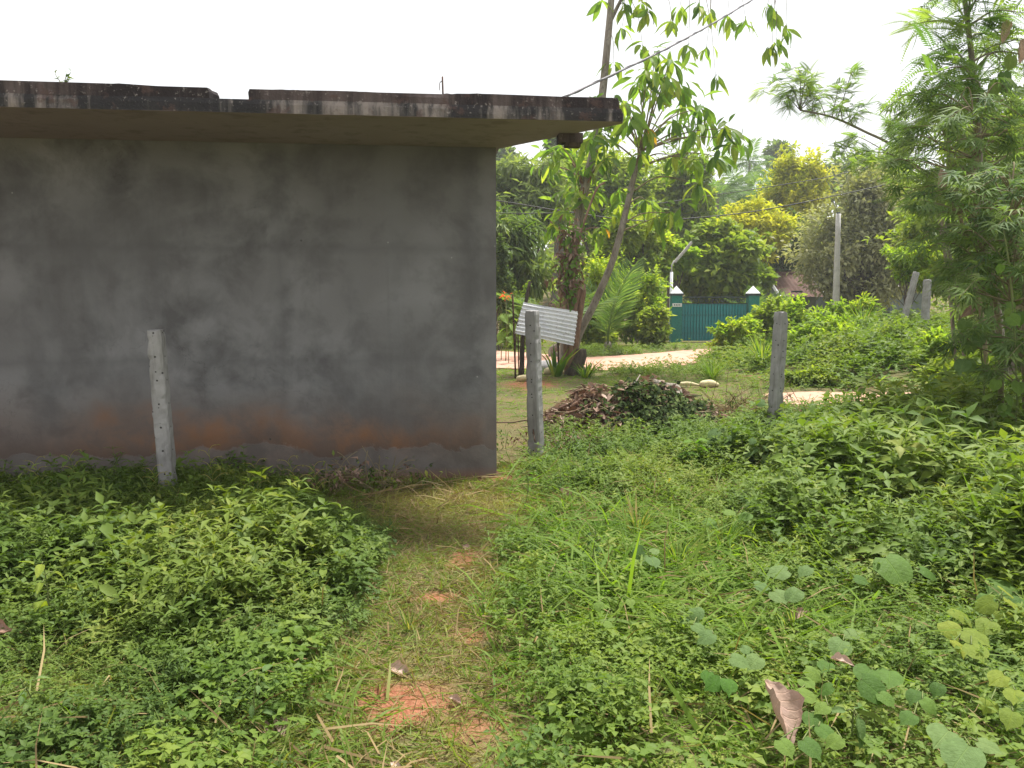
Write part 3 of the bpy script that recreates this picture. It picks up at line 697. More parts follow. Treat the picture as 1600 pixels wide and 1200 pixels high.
house(1285, 1420, 418, 448, 41, M['asb'], 'low house with pale grey sheet roof under the grey tree', 6, .25, False)
b = at(1296, 422, 37.5); mb = MB()
t_ = np.linspace(0, math.pi, 9); prof = np.stack([np.sin(t_) * .16, -np.cos(t_) * .2], 1)
V = []; q = []
for i, (r_, z_) in enumerate(prof):
    for j in range(10): V.append((r_ * math.cos(j * .6283), r_ * math.sin(j * .6283), z_))
for i in range(8):
    for j in range(10): q.append([i * 10 + j, i * 10 + (j + 1) % 10, (i + 1) * 10 + (j + 1) % 10, (i + 1) * 10 + j])
gl = empty('globe_lamp', (b[0], b[1], 0)); tag(gl, 'white globe lamp on a thin mast between the two house roofs', 'lamp')
mb.add(np.array(V) + [0, 0, b[2]], np.array(q)); mb.build('globe', M['white'], gl)
mb = MB(); tube(mb, [(0, 0, 0), (0, 0, b[2] - .15)], .05, 6); mb.build('mast', M['dark_iron'], gl)

# ------------------------------------------------------------------ corrugated iron sheet on stakes
def zinc_mat():
    m, t, o = nt('galvanised_sheet'); g = N(t); tc = g.new('ShaderNodeTexCoord').outputs['Object']
    n1, n2 = g.noise(3, 5, .6, tc), g.noise(22, 4, .65, tc)
    c = g.mix(g.ramp(n1, [(.35, 0.), (.65, 1.)]), (.66, .68, .71), (.82, .83, .84)); c = g.mix(g.ramp(n2, [(.60, 0.), (.70, .85)]), c, (.16, .11, .085))
    principled(g, o, c, .45, .5, None, .12); return m
M['zinc'] = zinc_mat()
SY = 15.6
cs = [at(818, 472, SY), at(903, 487, SY + .25), at(897, 540, SY + .1), at(804, 521, SY - .25)]   # top-left, top-right, bottom-right, bottom-left
root = empty('corrugated_sheet', (cs[3][0], cs[3][1], 0)); tag(root, 'sheet of corrugated galvanised iron propped up beside the stems', 'metal sheet')
org = np.array([cs[3][0], cs[3][1], 0]); nu, nv = 10, 66; V = []; nrm = unit(np.cross(cs[1] - cs[0], cs[3] - cs[0]))
for j in range(nv + 1):
    f = j / nv
    for i in range(nu + 1):
        u = i / nu; p = (cs[0] * (1 - u) + cs[1] * u) * (1 - f) + (cs[3] * (1 - u) + cs[2] * u) * f
        V.append(p - org + nrm * (.026 * math.sin(2 * math.pi * 8.5 * f) + .012 * math.sin(u * 5 + f * 3)))
i = (np.arange(nv)[:, None] * (nu + 1) + np.arange(nu)[None]).ravel()
mb = MB(); mb.add(V, np.stack([i, i + 1, i + nu + 2, i + nu + 1], 1)); mb.build('sheet', M['zinc'], root)
for (a_, b_, y_, r_) in (((801, 460), (806, 574), SY - .3, .018), ((809, 500), (811, 572), SY - .15, .013), ((806, 520), (804, 574), SY - .35, .010), ((872, 533), (873, 572), SY + .25, .02)):
    p0, p1 = at(*a_, y_) - org, at(*b_, y_) - org; p1[2] = -.1; mb = MB(); tube(mb, np.linspace(p0, p1, 5), r_, 5); mb.build('iron_stake', M['rust'], root)
mb = MB(); p0, p1 = at(828, 440, SY + .35), at(818, 500, SY + .3); p2 = at(815, 572, SY + .3); p2[2] = -.1
st = empty('wooden_stake', (p2[0], p2[1], 0)); o0 = np.array([p2[0], p2[1], 0]); tag(st, 'dark crooked wooden stake behind the corrugated sheet', 'stake')
tube(mb, spline([p2 - o0, p1 - o0, p0 - o0], 5), np.linspace(.06, .035, 11), 6); mb.build('shaft', M['bark_d'], st)

# ------------------------------------------------------------------ cables
def cable(name, pts, r, m, label, sides=5, n=14, twist=False, group=None):
    P = spline(pts, n); mb_ = MB(); org = P[0].copy()
    tube(mb_, P - org, r, sides)
    if twist:
        t_ = np.linspace(0, len(P) * .55, len(P) * 4); Pi = np.stack([np.interp(np.linspace(0, len(P) - 1, len(t_)), np.arange(len(P)), P[:, k]) for k in range(3)], 1)
        off = np.stack([.0 * t_, np.cos(t_ * 4), np.sin(t_ * 4)], 1) * r * 1.1; tube(mb_, Pi - org + off, r * .5, 4)
    o = mb_.build(name, m, None, True, org); tag(o, label, 'cord' if 'cord' in label else 'wire' if 'wire' in name else 'cable', group); return o
M['cable_grey'] = noise_mat('grey_cable', (.10, .095, .10), (.17, .16, .165), 30, .6, .003)
cable('service_cable', [bl(loc_x(820, -.3), -.3, BH + SL - .01), bl(loc_x(822, -.3), -.3, BH + SL + .10), at(1175, 0, 11.6) * .5 + bl(loc_x(822, -.3), -.3, BH + SL + .10) * .5 - [0, 0, .05], at(1175, 0, 11.6), at(1175, 0, 11.6) * 2 - bl(loc_x(822, -.3), -.3, BH + SL + .10) + [0, 0, .2]], .011, M['cable_grey'],
      'twisted service cable climbing from the roof slab into the sky', twist=True)
cable('power_line', [at(560, 285, 21), at(700, 303, 21), at(800, 317, 21), at(880, 330, 21), at(1000, 345, 21.2), at(1090, 340, 21.5), at(1180, 330, 22), at(1290, 309, 22.5), at(1400, 284, 23), at(1560, 240, 23.6)], .014, M['black'], 'black power line sagging behind the stems and before the yellow trees', n=8, group=None)
cable('power_line', [at(560, 320, 22), at(760, 332, 22), at(880, 332, 22.2), at(1010, 320, 22.4), at(1100, 307, 23), at(1220, 289, 23.4), at(1330, 268, 24), at(1560, 205, 25)], .011, M['black'], 'thinner upper power line crossing before the palms', n=8)
# cord stretched along the foot of the wall
cable('cord', [gp(545, 778, .05), gp(620, 764, .06), gp(700, 752, .055), gp(806, 735, .04), gp(826, 728, .03)], .004, M['straw'], 'pale cord stretched low across the foot of the wall', n=6)
cable('fence_wire', [bl(-.02, .35, .42), at(800, 660, 7.75), at(828, 659, 7.52), gp(836, 690, .20)], .006, M['rust'], 'brown wire running from the wall to the middle post', n=6)

# ------------------------------------------------------------------ trees
def foliage(mb, g, centers, radii, n, T, size, droop=.3, shell=.55, up=.8, spread=.9, rnd_lo=0., rnd_hi=1., shoot=.22, reach=1.75):
    """n leaves spread over each clump"""
    k = len(centers); centers = np.asarray(centers); radii = np.broadcast_to(np.asarray(radii, float), (k, 3)) if np.ndim(radii) < 2 else np.asarray(radii)
    m = k * n; ci = np.repeat(np.arange(k), n)
    d = rdirs(m, g); rad = g.random(m) ** (1 - shell) * (.85 + .3 * g.random(m))
    sh = g.random(m) < shoot; nd = rdirs(k * 9, g).reshape(k, 9, 3); nd[:, :, 2] = np.abs(nd[:, :, 2]) * .9 + .1 * nd[:, :, 2]; pick = nd[ci, g.integers(0, 9, m)]
    d = np.where(sh[:, None], unit(pick + .10 * rdirs(m, g)), d); rad = np.where(sh, g.uniform(.7, reach, m), rad)
    P = centers[ci] + d * rad[:, None] * radii[ci]
    ax = d * spread + rdirs(m, g) * .9 + np.array([0, 0, -droop])
    nr = np.array([0, 0, up]) + d * .5 + rdirs(m, g) * .45
    cr = g.random(k) * .55
    rnd = np.clip(rnd_lo + (rnd_hi - rnd_lo) * (cr[ci] + .45 * g.random(m)), 0, 1)
    mb.scatter(T, P, frames(ax, nr), size * (.6 + .7 * g.random(m)), rnd, keep=0)
def limbs(mb, g, base, trunk_top, centers, r0, nlimb=None, sides=6):
    P = spline([base, base * .55 + trunk_top * .45 + g.normal(size=3) * .12, trunk_top], 6)
    tube(mb, P, np.linspace(r0, r0 * .5, len(P)), sides + 2)
    for c in centers:
        t = .35 + .6 * g.random(); a = P[int(t * (len(P) - 1))]
        mid = a * .5 + c * .5 + np.array([0, 0, -.15 * np.linalg.norm(c - a)]) * g.random() + g.normal(size=3) * .1
        q = spline([a, mid, c], 4); tube(mb, q, np.linspace(r0 * .38, r0 * .07, len(q)), sides - 1)
def tree(name, px0, px1, py0, py1, Y, mat, label, T=None, size=.2, clumps=16, n=700, seed=0, bark='bark_d', depth=None, trunk_r=None, droop=.3, bottom=None,
         cat='tree', group=None, crz=.34, shape=0., up=.8, shell=.55, basex=None, shoot=.22, reach=1.75):
    """crown filling the photograph's box (px0..px1, py0..py1) at distance Y, on its own trunk"""
    g = np.random.default_rng(seed); a, b = at(px0, py1, Y), at(px1, py0, Y)
    cx, hw = (a[0] + b[0]) / 2, (b[0] - a[0]) / 2; zc, hz = (a[2] + b[2]) / 2, (b[2] - a[2]) / 2
    dp = depth or hw * .8; bx = cx if basex is None else basex
    gz = float(ground_z(bx, Y)); root = empty(name, (bx, Y, gz)); tag(root, label, cat, group); org = np.array([bx, Y, gz])
    C, Rd = [], []
    while len(C) < clumps:
        d = g.uniform(-1, 1, 3)
        if np.linalg.norm(d) > 1: continue
        wz = 1 - shape * max(d[2], 0)
        s = .75 + .5 * g.random()
        C.append(np.array([cx + d[0] * hw * .80 * wz, Y + d[1] * dp * .8, zc + d[2] * hz * .80])); Rd.append(np.array([hw * crz, dp * crz, hz * crz * .9]) * s)
    C = np.array(C) - org; Rd = np.array(Rd)
    mt, ml = MB(), MB()
    tr = trunk_r or max(.06, .045 * (zc + hz - gz))
    limbs(mt, g, np.array([0, 0, -.2]), np.array([cx - bx, 0, zc - gz]), C, tr)
    foliage(ml, g, C, Rd, n, T or LO, size, droop, shell, up, shoot=shoot, reach=reach)
    mt.build('trunk', M[bark], root); ml.build('crown', M[mat], root); return root

# far wood behind everything (one mass on the rising ground)
g = np.random.default_rng(5); C, Rd = [], []
for k in range(150):
    y = g.uniform(62, 120); x = g.uniform(-.30, .80) * y; z = float(ground_z(x, y)) + g.uniform(1, 7.5)
    C.append((x, y, z)); s = g.uniform(1.4, 3.0); Rd.append((s * 1.2, s, s))
mb = MB(); foliage(mb, g, np.array(C), np.array(Rd), 200, LOW, .9, .3, .6, .8)
tag(mb.build('far_wood', M['t_mid']), 'distant wooded slope closing the view behind the houses', 'wood', kind='stuff')
C = [(c[0], c[1] * .55 + 18, c[2] * .0 + g.uniform(.4, 3.2)) for c in C[:95]]
C = [c for c in C if not (c[1] < 45 and .0 < c[0] / c[1] - .0 < .02)]
mb = MB(); foliage(mb, g, np.array(C), np.array(Rd[:len(C)]) * .75, 180, LOW, .5, .3, .6, .8)
tag(mb.build('undergrowth', M['t_mid']), 'mixed green undergrowth filling the ground beyond the road', 'undergrowth', kind='stuff')

tree('mango_tree', 640, 862, 318, 520, 27, 't_dark', 'dark drooping tree seen past the corner of the building', LON, .42, 22, 620, 11, droop=.9)
tree('bamboo_clump', 690, 895, 238, 400, 34, 't_pale', 'pale feathery bamboo clump rising beyond the wall corner', LON, .42, 24, 560, 12, droop=.8, up=.4, cat='bamboo')
tree('round_tree', 862, 1030, 222, 400, 40, 't_mid', 'mid green tree behind the two bare stems', LO, .36, 20, 560, 13)
tree('slender_tree', 845, 900, 205, 300, 60, 't_dark', 'small dark far tree seen under the end of the roof slab', LO, .5, 8, 400, 14)
tree('broad_tree', 1000, 1120, 232, 410, 44, 't_mid', 'broad green tree standing left of the palms', LO, .38, 20, 560, 15)
tree('leafy_tree', 1050, 1215, 350, 490, 34, 't_mid', 'leafy light green tree spreading right behind the teal gate', LOW, .30, 26, 620, 16, up=.9)
tree('lime_tree', 1020, 1085, 368, 450, 32, 't_bright', 'small lime green tree beside the slanted tube lamp', LOW, .26, 9, 420, 17)
tree('flowering_tree', 1112, 1240, 312, 425, 41, 't_yellow', 'rounded lower yellow tree to the left of the taller yellow one', LO, .26, 24, 640, 18, shape=.2)
tree('flowering_tree', 1188, 1302, 240, 400, 47, 't_yellow', 'taller yellow tree rising above its lower yellow neighbour', LO, .28, 24, 700, 19, shape=.45)
tree('grey_leaf_tree', 1238, 1470, 262, 500, 35, 't_grey', 'wide grey green tree with fine dense leaves over the houses', LO, .25, 46, 500, 20, bark='bark_d', trunk_r=.3, crz=.28)
tree('dense_tree', 1180, 1290, 340, 455, 44, 't_dark', 'dark green tree in the gap between yellow and grey trees', LO, .3, 16, 500, 21)
tree('hill_tree', 1198, 1242, 216, 300, 95, 't_dark', 'tall dark tree with a round top on the skyline', LO, .8, 7, 320, 22, depth=1.6)
tree('hill_tree', 1265, 1420, 226, 330, 80, 't_mid', 'spreading green tree on the skyline behind the yellow top', LO, .7, 16, 400, 23)
tree('hill_tree', 765, 810, 225, 300, 85, 't_dark', 'dark skyline tree just past the edge of the wall', LO, .8, 6, 320, 24)
tree('dense_tree', 1390, 1640, 250, 470, 24, 't_mid', 'dense green tree behind the narrow leaf thicket', LO, .24, 26, 480, 25)
tree('round_tree', 930, 1060, 330, 470, 31, 't_mid', 'round green tree between the leaning stem and the lamp', LO, .24, 18, 560, 26)
# hedge shrubs along the road
for k, (a, b, c, d, Y, mt, lab) in enumerate([
        (775, 850, 455, 568, 25.5, 't_bright', 'bright green shrub behind the stakes of the metal sheet'),
        (905, 985, 395, 548, 25.8, 't_bright', 'tall bright green hedge shrub right of the leaning stem'),
        (955, 1045, 420, 550, 26.6, 't_bright', 'bright green hedge shrub beside the gate pillar'),
        (900, 960, 470, 560, 24.6, 't_mid', 'darker low shrub at the foot of the hedge'),
        (1000, 1046, 480, 548, 25.4, 't_mid', 'rounded low shrub hugging the gate pillar'),
        (765, 800, 380, 500, 24.0, 't_dark', 'dark leafy shrub against the building corner'),
        (1108, 1186, 490, 566, 21.8, 't_bright', 'light green bush growing up in front of the gate'),
        (1168, 1228, 466, 560, 23.0, 't_mid', 'green bush hiding the foot of the far gate pillar'),
        (1180, 1290, 468, 540, 24.0, 't_bright', 'yellow green shrub below the tiled roof'),
        (1228, 1330, 480, 580, 17.5, 't_bright', 'bushy light green weed shrub behind the pale post'),
        (1290, 1380, 462, 540, 22.0, 't_bright', 'light green shrub round the foot of the slim pole'),
        (1350, 1450, 500, 590, 16.2, 't_mid', 'dark centred green shrub on the weedy bank'),
        (1390, 1475, 372, 448, 20.6, 't_bright', 'bright yellow green bush hanging over the two far posts'),
        (1440, 1540, 520, 600, 14.5, 't_bright', 'soft green shrub at the right end of the bank'),
        (1440, 1560, 560, 660, 9.6, 't_mid', 'leafy shrub hiding the feet of the thicket stems'),
        (1520, 1640, 580, 700, 8.2, 't_dark', 'dark leafy shrub under the broad vine leaves'),
        (1222, 1300, 575, 622, 13.8, 't_mid', 'blue green low bush just behind the pale post')]):
    tree('shrub', a, b, c, d, Y, mt, lab, MD if Y < 18 else LO, (.17 if Y > 21 else .12) * (.8 + .1 * (k % 5)), 20, 260 if Y > 20 else 260, 40 + k, cat='shrub', trunk_r=.03, group='roadside shrubs', crz=.27, droop=.4, shell=.35, shoot=.42, reach=2.3)

# palms
def frond_mesh(name, L, pairs, ll, droop, m, seed=0, vee=.25):
    g = np.random.default_rng(seed); mb_ = MB(); t = np.linspace(0, 1, 12)
    rach = np.stack([0 * t, L * t * (1 - .12 * t), L * (.10 * t - droop * t * t)], 1); tube(mb_, rach, np.linspace(.022, .005, 12) * L / 2.5, 4, .7)
    f = np.linspace(.12, .99, pairs); P, D, S = [], [], []
    for u in f:
        p = np.array([np.interp(u, t, rach[:, k]) for k in range(3)]); l = ll * (.45 + .55 * math.sin(math.pi * (.12 + .80 * u)))
        for s in (-1, 1): P.append(p); D.append((s, .55 + .5 * u + .1 * g.normal(), vee - .45 + .15 * g.normal())); S.append(l * g.uniform(.85, 1.1))
    D = np.array(D); Tl = leaf_md(.075, .02, .35)
    mb_.scatter(Tl, np.array(P), frames(D, np.tile([[0, 0, 1.]], (len(D), 1))), np.array(S), g.random(len(S)), keep=0)
    return mb_.mesh(name, M[m])
FR = [frond_mesh('frond', 2.6, 34, .85, d, 'palm', k) for k, d in enumerate((.25, .45, .7))]
def palm(px, py_top, Y, label, nf=15, s=1.0, trunk=True, seed=0, erect=.3, mats=None, group='palms', young=(.75, 1.35)):
    g = np.random.default_rng(seed); c = at(px, py_top, Y); gz = float(ground_z(c[0], Y)); root = empty('palm_tree', (c[0], Y, gz)); tag(root, label, 'palm', group)
    h = c[2] - gz - .6 * s if trunk else .3
    mb_ = MB(); q = spline([(0, 0, -.2), (.15 * g.normal(), .1, h * .5), (0, 0, h)], 6); tube(mb_, q, np.linspace(.17, .10, len(q)) * (s ** .5), 7); mb_.build('trunk', M['bark'], root)
    for k in range(nf):
        a = k * 2.399 + g.random() * .4; el = erect + (1.1 - erect) * g.random() if trunk else g.uniform(*young)
        d = np.array([math.cos(a) * math.cos(el), math.sin(a) * math.cos(el), math.sin(el)])
        obj('frond', FR[int(g.integers(3))], root, mat4((0, 0, h), frames(d[None], np.array([[0, 0, 1.]]))[0], s * g.uniform(.8, 1.1)))
    return root
for k, (px, py, Y, s, lab) in enumerate([(1172, 240, 78, 1.3, 'far coconut palm with its crown on the skyline'), (1150, 278, 66, 1.3, 'pale far palm below the skyline palm'),
                                         (1122, 292, 60, 1.2, 'far palm beside the broad green tree'), (1186, 296, 62, 1.2, 'far palm partly behind the yellow trees'), (1100, 300, 68, 1.3, 'farthest palm half sunk in the wooded slope')]):
    palm(px, py, Y, lab, 16, s, True, 60 + k, -.5)
palm(1182, 460, 31.5, 'young palm with upright fronds beside the far gate pillar', 9, .8, False, 70, young=(1.0, 1.45))
palm(950, 520, 22.5, 'young coconut palm with tall erect fronds behind the leaning stem', 4, 1.0, False, 71, young=(1.36, 1.52))
palm(872, 545, 21.0, 'young palm with brown tinged fronds behind the metal sheet', 6, .8, False, 72)

# ------------------------------------------------------------------ the two long-leaved trees in the middle
TY = 16.8
LEAFM = [MB() for _ in range(4)]
for k in range(4): LEAFM[k].add(*HI[k][:2])
LEAFM = [m_.mesh('leaf', M['bigleaf']) for m_ in LEAFM]
ym = MB(); ym.add(*HI[1][:2]); YLEAF = ym.mesh('leaf', M['yellowleaf'])
def whorl(root, org, c, n, size, g, droop=.8, yellow=0, lim=None):
    for k in range(n):
        a = k * 2.399 + g.random(); d = np.array([math.cos(a), math.sin(a), -droop * g.uniform(.2, 1.6)])
        nr = np.array([0, 0, 1.]) + .35 * g.normal(size=3)
        Rm = frames(d[None], nr[None])[0]
        s = size * g.uniform(.65, 1.15)
        obj('leaf', YLEAF if k < yellow else LEAFM[int(g.integers(4))], root, mat4(c - org + g.normal(size=3) * .04, Rm, s))
def shoots(mb_, stemP, ends, org, g, r=.022):
    for c in ends:
        below = stemP[stemP[:, 2] < c[2] - .15]; src = below if len(below) else stemP
        j = np.argmin(np.linalg.norm(src - c, axis=1)); a = src[j]
        mid = (a + c) / 2 + g.normal(size=3) * .06 + [0, 0, .12]
        q = spline([a, mid, c], 5); tube(mb_, q - org, np.linspace(r, r * .3, len(q)), 5)
# leaning, broken-topped tree
b0 = gp(897, 581); TY = b0[1]; org = np.array([b0[0], TY, 0]); g = np.random.default_rng(31)
tA = empty('long_leaf_tree', org); tag(tA, 'leaning tree with broken top and long drooping leaves', 'tree')
S1 = spline([org + [.0, 0, -.2], at(900, 535, TY), at(930, 472, TY), at(958, 405, TY - .1), at(978, 330, TY - .1), at(992, 270, TY - .1), at(1002, 236, TY - .1)], 7)
mb = MB(); tube(mb, S1 - org, np.interp(np.linspace(0, 1, len(S1)), [0, .12, .4, .8, 1], [.14, .095, .075, .062, .04]), 9); stem = mb.build('trunk', M['bark'], tA)
mb = MB(); top = S1[-1] - org
for k in range(7):
    d = np.array([g.normal() * .06, g.normal() * .06, .18 + .25 * g.random()]); o_ = g.normal(size=3) * [.03, .03, .0]
    tube(mb, [top + o_ - [0, 0, .25], top + o_ + d * .4, top + o_ + d], [.02, .014, .002], 4)
mb.build('splinter', M['bark_r'], tA)
ENDA = [(1023, 84), (1012, 112), (998, 132), (1040, 118), (1062, 136), (974, 160), (985, 182), (1023, 150), (1012, 200), (1053, 190), (1084, 212), (1095, 168), (1106, 190), (1136, 200), (1146, 216),
        (1122, 244), (1089, 250), (1053, 244), (1092, 288), (968, 297), (1010, 313), (1025, 340), (1047, 332), (970, 320), (938, 206), (924, 218), (950, 180), (1000, 240), (1068, 168), (1048, 95)]
pts = [at(x, y, TY - .2 + g.uniform(-1.1, .9)) for x, y in ENDA]
mb = MB(); shoots(mb, S1[-22:], pts, org, g); mb.build('branch', M['twig'], tA)
for k, c in enumerate(pts): whorl(tA, org, c, 9 if k < 22 else 7, .49, g, .9, 1 if k in (6, 8) else 0)
ml = MB(); foliage(ml, g, np.array(pts) - org, .38, 6, HI[0], .36, .9, .3); ml.build('foliage', M['bigleaf_s'], tA)
# tall slim tree, crown above the frame
b1 = gp(883, 579); org = np.array([b1[0], b1[1], 0]); TY2 = b1[1]; g = np.random.default_rng(32)
tB = empty('tall_slim_tree', org); tag(tB, 'tall slim tree whose bare trunk rises past the roof slab', 'tree')
S2 = spline([org + [0, 0, -.2], at(884, 540, TY2), at(889, 470, TY2), at(896, 400, TY2), at(905, 340, TY2), at(916, 285, TY2), at(930, 225, TY2), at(941, 150, TY2), at(950, 60, TY2), at(956, -10, TY2), at(964, -120, TY2), at(985, -230, TY2)], 6)
mb = MB(); tube(mb, S2 - org, np.interp(np.linspace(0, 1, len(S2)), [0, .15, .5, .8, 1], [.16, .11, .095, .07, .045]), 9); mb.build('trunk', M['bark'], tB)
BR = [[(956, -30), (1010, -70), (1080, -60), (1140, -40)], [(960, -80), (1050, -130), (1160, -110), (1215, -60)], [(950, 40), (985, -20), (1030, -25)], [(975, -180), (880, -170), (800, -120)], [(980, -200), (1080, -230), (1250, -190), (1330, -120)]]
mb = MB(); anch = []
for q in BR:
    qq = spline([at(x, y, TY2 + .3 * k) for k, (x, y) in enumerate(q)], 7); tube(mb, qq - org, np.linspace(.045, .014, len(qq)), 6); anch.append(qq)
mb.build('branch', M['bark'], tB); anch = np.concatenate(anch)
ENDB = [(975, 12), (972, 42), (1000, 6), (1010, 16), (1050, 34), (1062, 12), (1092, 6), (1110, 18), (1104, 72), (1076, 70), (1140, 26), (1165, 30), (1200, 8), (1208, 20), (1214, 62), (1206, 74), (1230, 44), (958, 100), (1118, 118), (1004, 72)]
pts = [at(x, y, TY2 + g.uniform(-.2, .9)) for x, y in ENDB]
pts2 = [p for p in anch[::4] + g.normal(size=anch[::4].shape) * .2]
mb = MB()
for c in pts:
    up_ = anch[anch[:, 2] > c[2]]; a = up_[np.argmin(np.linalg.norm((up_ - c) * [1, 1, .35], axis=1))]
    q = spline([a, a * .45 + c * .55 + [.05, 0, .1], c], 5); tube(mb, q - org, np.linspace(.008, .004, len(q)), 4)
mb.build('twig', M['twig'], tB)
for k, c in enumerate(pts): whorl(tB, org, c, 7, .42, g, 1.3)
for k, c in enumerate(pts2): whorl(tB, org, c, 4, .45, g, .9)
# lower leafy shoots of the slim tree's foot
ENDC = [(865, 238), (861, 258), (878, 228), (913, 262), (889, 296), (905, 300), (935, 356), (880, 330), (925, 300), (868, 350), (945, 250)]
pts = [at(x, y, TY2 - .1 + g.uniform(-.4, .5)) for x, y in ENDC]
mb = MB(); shoots(mb, S2[8:30], pts, org, g, .026); mb.build('branch', M['bark_r'], tB)
for k, c in enumerate(pts): whorl(tB, org, c, 7, .42, g, .6, 1 if k == 6 else 0)
ml = MB(); foliage(ml, g, np.array(pts) - org, .30, 12, HI[2], .34, .5, .3); ml.build('foliage', M['bigleaf_s'], tB)
# reddish cut stems and the dead creeper round the foot
org = np.array([*gp(893, 586)[:2], 0]); cl = empty('cut_stump', org); tag(cl, 'clump of reddish cut stems wrapped in a dried creeper', 'stump')
for (q, r_) in (([(886, 588), (884, 540), (880, 512), (878, 500)], .06), ([(890, 588), (892, 520), (900, 470), (906, 452)], .085), ([(894, 588), (900, 530), (910, 465), (912, 452)], .075), ([(888, 588), (894, 500), (897, 440), (893, 425)], .05),
                ([(892, 588), (905, 560), (907, 545)], .17), ([(885, 585), (889, 460), (903, 380), (930, 300), (945, 285)], .028)):
    P = spline([at(x, y, org[1] - .05) for x, y in q], 6); P[0][2] = -.15; mb = MB(); tube(mb, P - org, np.linspace(r_, r_ * .7, len(P)), 7); mb.build('stem', M['bark_d' if r_ > .1 else 'bark_r'], cl)
ml = MB(); C = np.array([at(x, y, org[1] + .05) for x, y in ((888, 390), (884, 415), (892, 430), (886, 450), (896, 405), (878, 440), (895, 370), (884, 365), (893, 465), (880, 480), (899, 445))]) - org
foliage(ml, g, C, .20, 60, HI[3], .16, .8, .3); tag(ml.build('dry_creeper', M['dry'], cl), kind='stuff')
ml = MB(); foliage(ml, g, C[:9] + [.05, -.1, 0], .24, 22, MDW, .16, .6, .5); tag(ml.build('creeper_foliage', M['bigleaf_s'], cl), kind='stuff')

# ------------------------------------------------------------------ right-hand thicket
def spray_tree(name, base, ends, label, T, size, m, nleaf, seed, cat='tree', r0=.05, fan=9, along=.6, droop=.35, bark='bark', trunk=None):
    g = np.random.default_rng(seed); org = np.array([base[0], base[1], float(ground_z(base[0], base[1]))]); root = empty(name, org); tag(root, label, cat)
    mt, ml = MB(), MB(); tr = spline([org + [0, 0, -.1]] + list(trunk), 6); tube(mt, tr - org, np.linspace(r0, r0 * .45, len(tr)), 7)
    P, D, S = [], [], []
    for c in ends:
        a = tr[np.argmin(np.linalg.norm(tr - c, axis=1) + .5 * (tr[:, 2] > c[2]))]
        mid = (a + c) / 2 + g.normal(size=3) * .1 + [0, 0, .15]; q = spline([a, mid, c], 7); tube(mt, q - org, np.linspace(r0 * .3, r0 * .06, len(q)), 4)
        axis_ = unit(c - a)
        for k in range(nleaf):
            t = 1 - along * g.random() ** 1.2; p = q[int(t * (len(q) - 1))]; side = g.normal(size=3) * [1, 1, .35]
            P.append(p - org + g.normal(size=3) * .03); D.append(axis_ * .7 + unit(side) + [0, 0, -droop * g.random()]); S.append(size * g.uniform(.6, 1.2))
    D = np.array(D); ml.scatter(T, np.array(P), frames(D, np.tile([[0, -.3, 1.]], (len(D), 1)) + .55 * rdirs(len(D), g)), np.array(S), np.clip(.5 * np.repeat(g.random(len(ends)), nleaf) + .5 * g.random(len(S)), 0, 1), keep=0)
    mt.build('trunk', M[bark], root); ml.build('crown', M[m], root); return root
FY1 = 8.6
def A(l, Y, j=.8, seed=0):
    g_ = np.random.default_rng(seed); return [at(x, y, Y + g_.uniform(-j, j)) for x, y in l]
spray_tree('feathery_tree', at(1585, 640, FY1), A([(1412, 40), (1430, 20), (1450, 75), (1480, 10), (1500, 55), (1520, 20), (1540, 80), (1560, 30), (1590, 60), (1440, 120), (1470, 140), (1500, 115), (1530, 140), (1570, 110), (1600, 20), (1620, 90), (1420, 150), (1450, 185), (1550, -20), (1490, -30), (1590, -40)], FY1, 1.0, 1),
           'feathery leaved tree with open sprays high above the thicket', PINF, .36, 'feather', 18, 81, trunk=[at(1560, 500, FY1), at(1535, 330, FY1), at(1527, 180, FY1), at(1515, 60, FY1), at(1505, -20, FY1)])
spray_tree('feathery_tree', at(1500, 620, 11.5), A([(1180, 145), (1200, 135), (1215, 160), (1235, 180), (1250, 150), (1270, 185), (1290, 140), (1300, 175), (1320, 150), (1335, 120), (1350, 165), (1265, 120), (1390, 190), (1405, 205), (1330, 190), (1240, 125)], 11.3, .5, 2),
           'feathery branch tree reaching out left before the white sky', PINF, .20, 'feather', 36, 82, trunk=[at(1480, 420, 11.5), at(1452, 290, 11.4), at(1400, 232, 11.4), at(1350, 205, 11.3), at(1300, 183, 11.3), at(1250, 172, 11.3)], r0=.028, along=.75)
spray_tree('feathery_tree', at(1520, 620, 11.0), A([(1330, 260), (1350, 250), (1370, 275), (1390, 250), (1405, 285), (1320, 240), (1360, 235), (1420, 240), (1430, 290), (1400, 310), (1440, 320)], 10.8, .5, 3),
           'feathery bough hanging before the grey leaved tree', PINF, .24, 'feather', 28, 83, trunk=[at(1490, 430, 11), at(1460, 300, 10.9), at(1420, 255, 10.8), at(1380, 238, 10.8)], r0=.028)
g = np.random.default_rng(84)
def fanT(n=6, spread=1.2, w=.11):
    mb_ = MB(); D = np.array([(math.sin(a), math.cos(a), -.12 - .06 * abs(a)) for a in np.linspace(-spread, spread, n)]); L = leaf_md(w, .03, .25)
    mb_.scatter(L, np.zeros((n, 3)), frames(D, np.tile([[0, 0, 1.]], (n, 1))), 1 - .25 * np.abs(np.linspace(-1, 1, n)), np.linspace(.3, .7, n)); return mb_.template()
FAN = fanT()
def rpts(n, x0, x1, y0, y1, Y0, Y1, gg): return [at(gg.uniform(x0, x1), gg.uniform(y0, y1), gg.uniform(Y0, Y1)) for _ in range(n)]
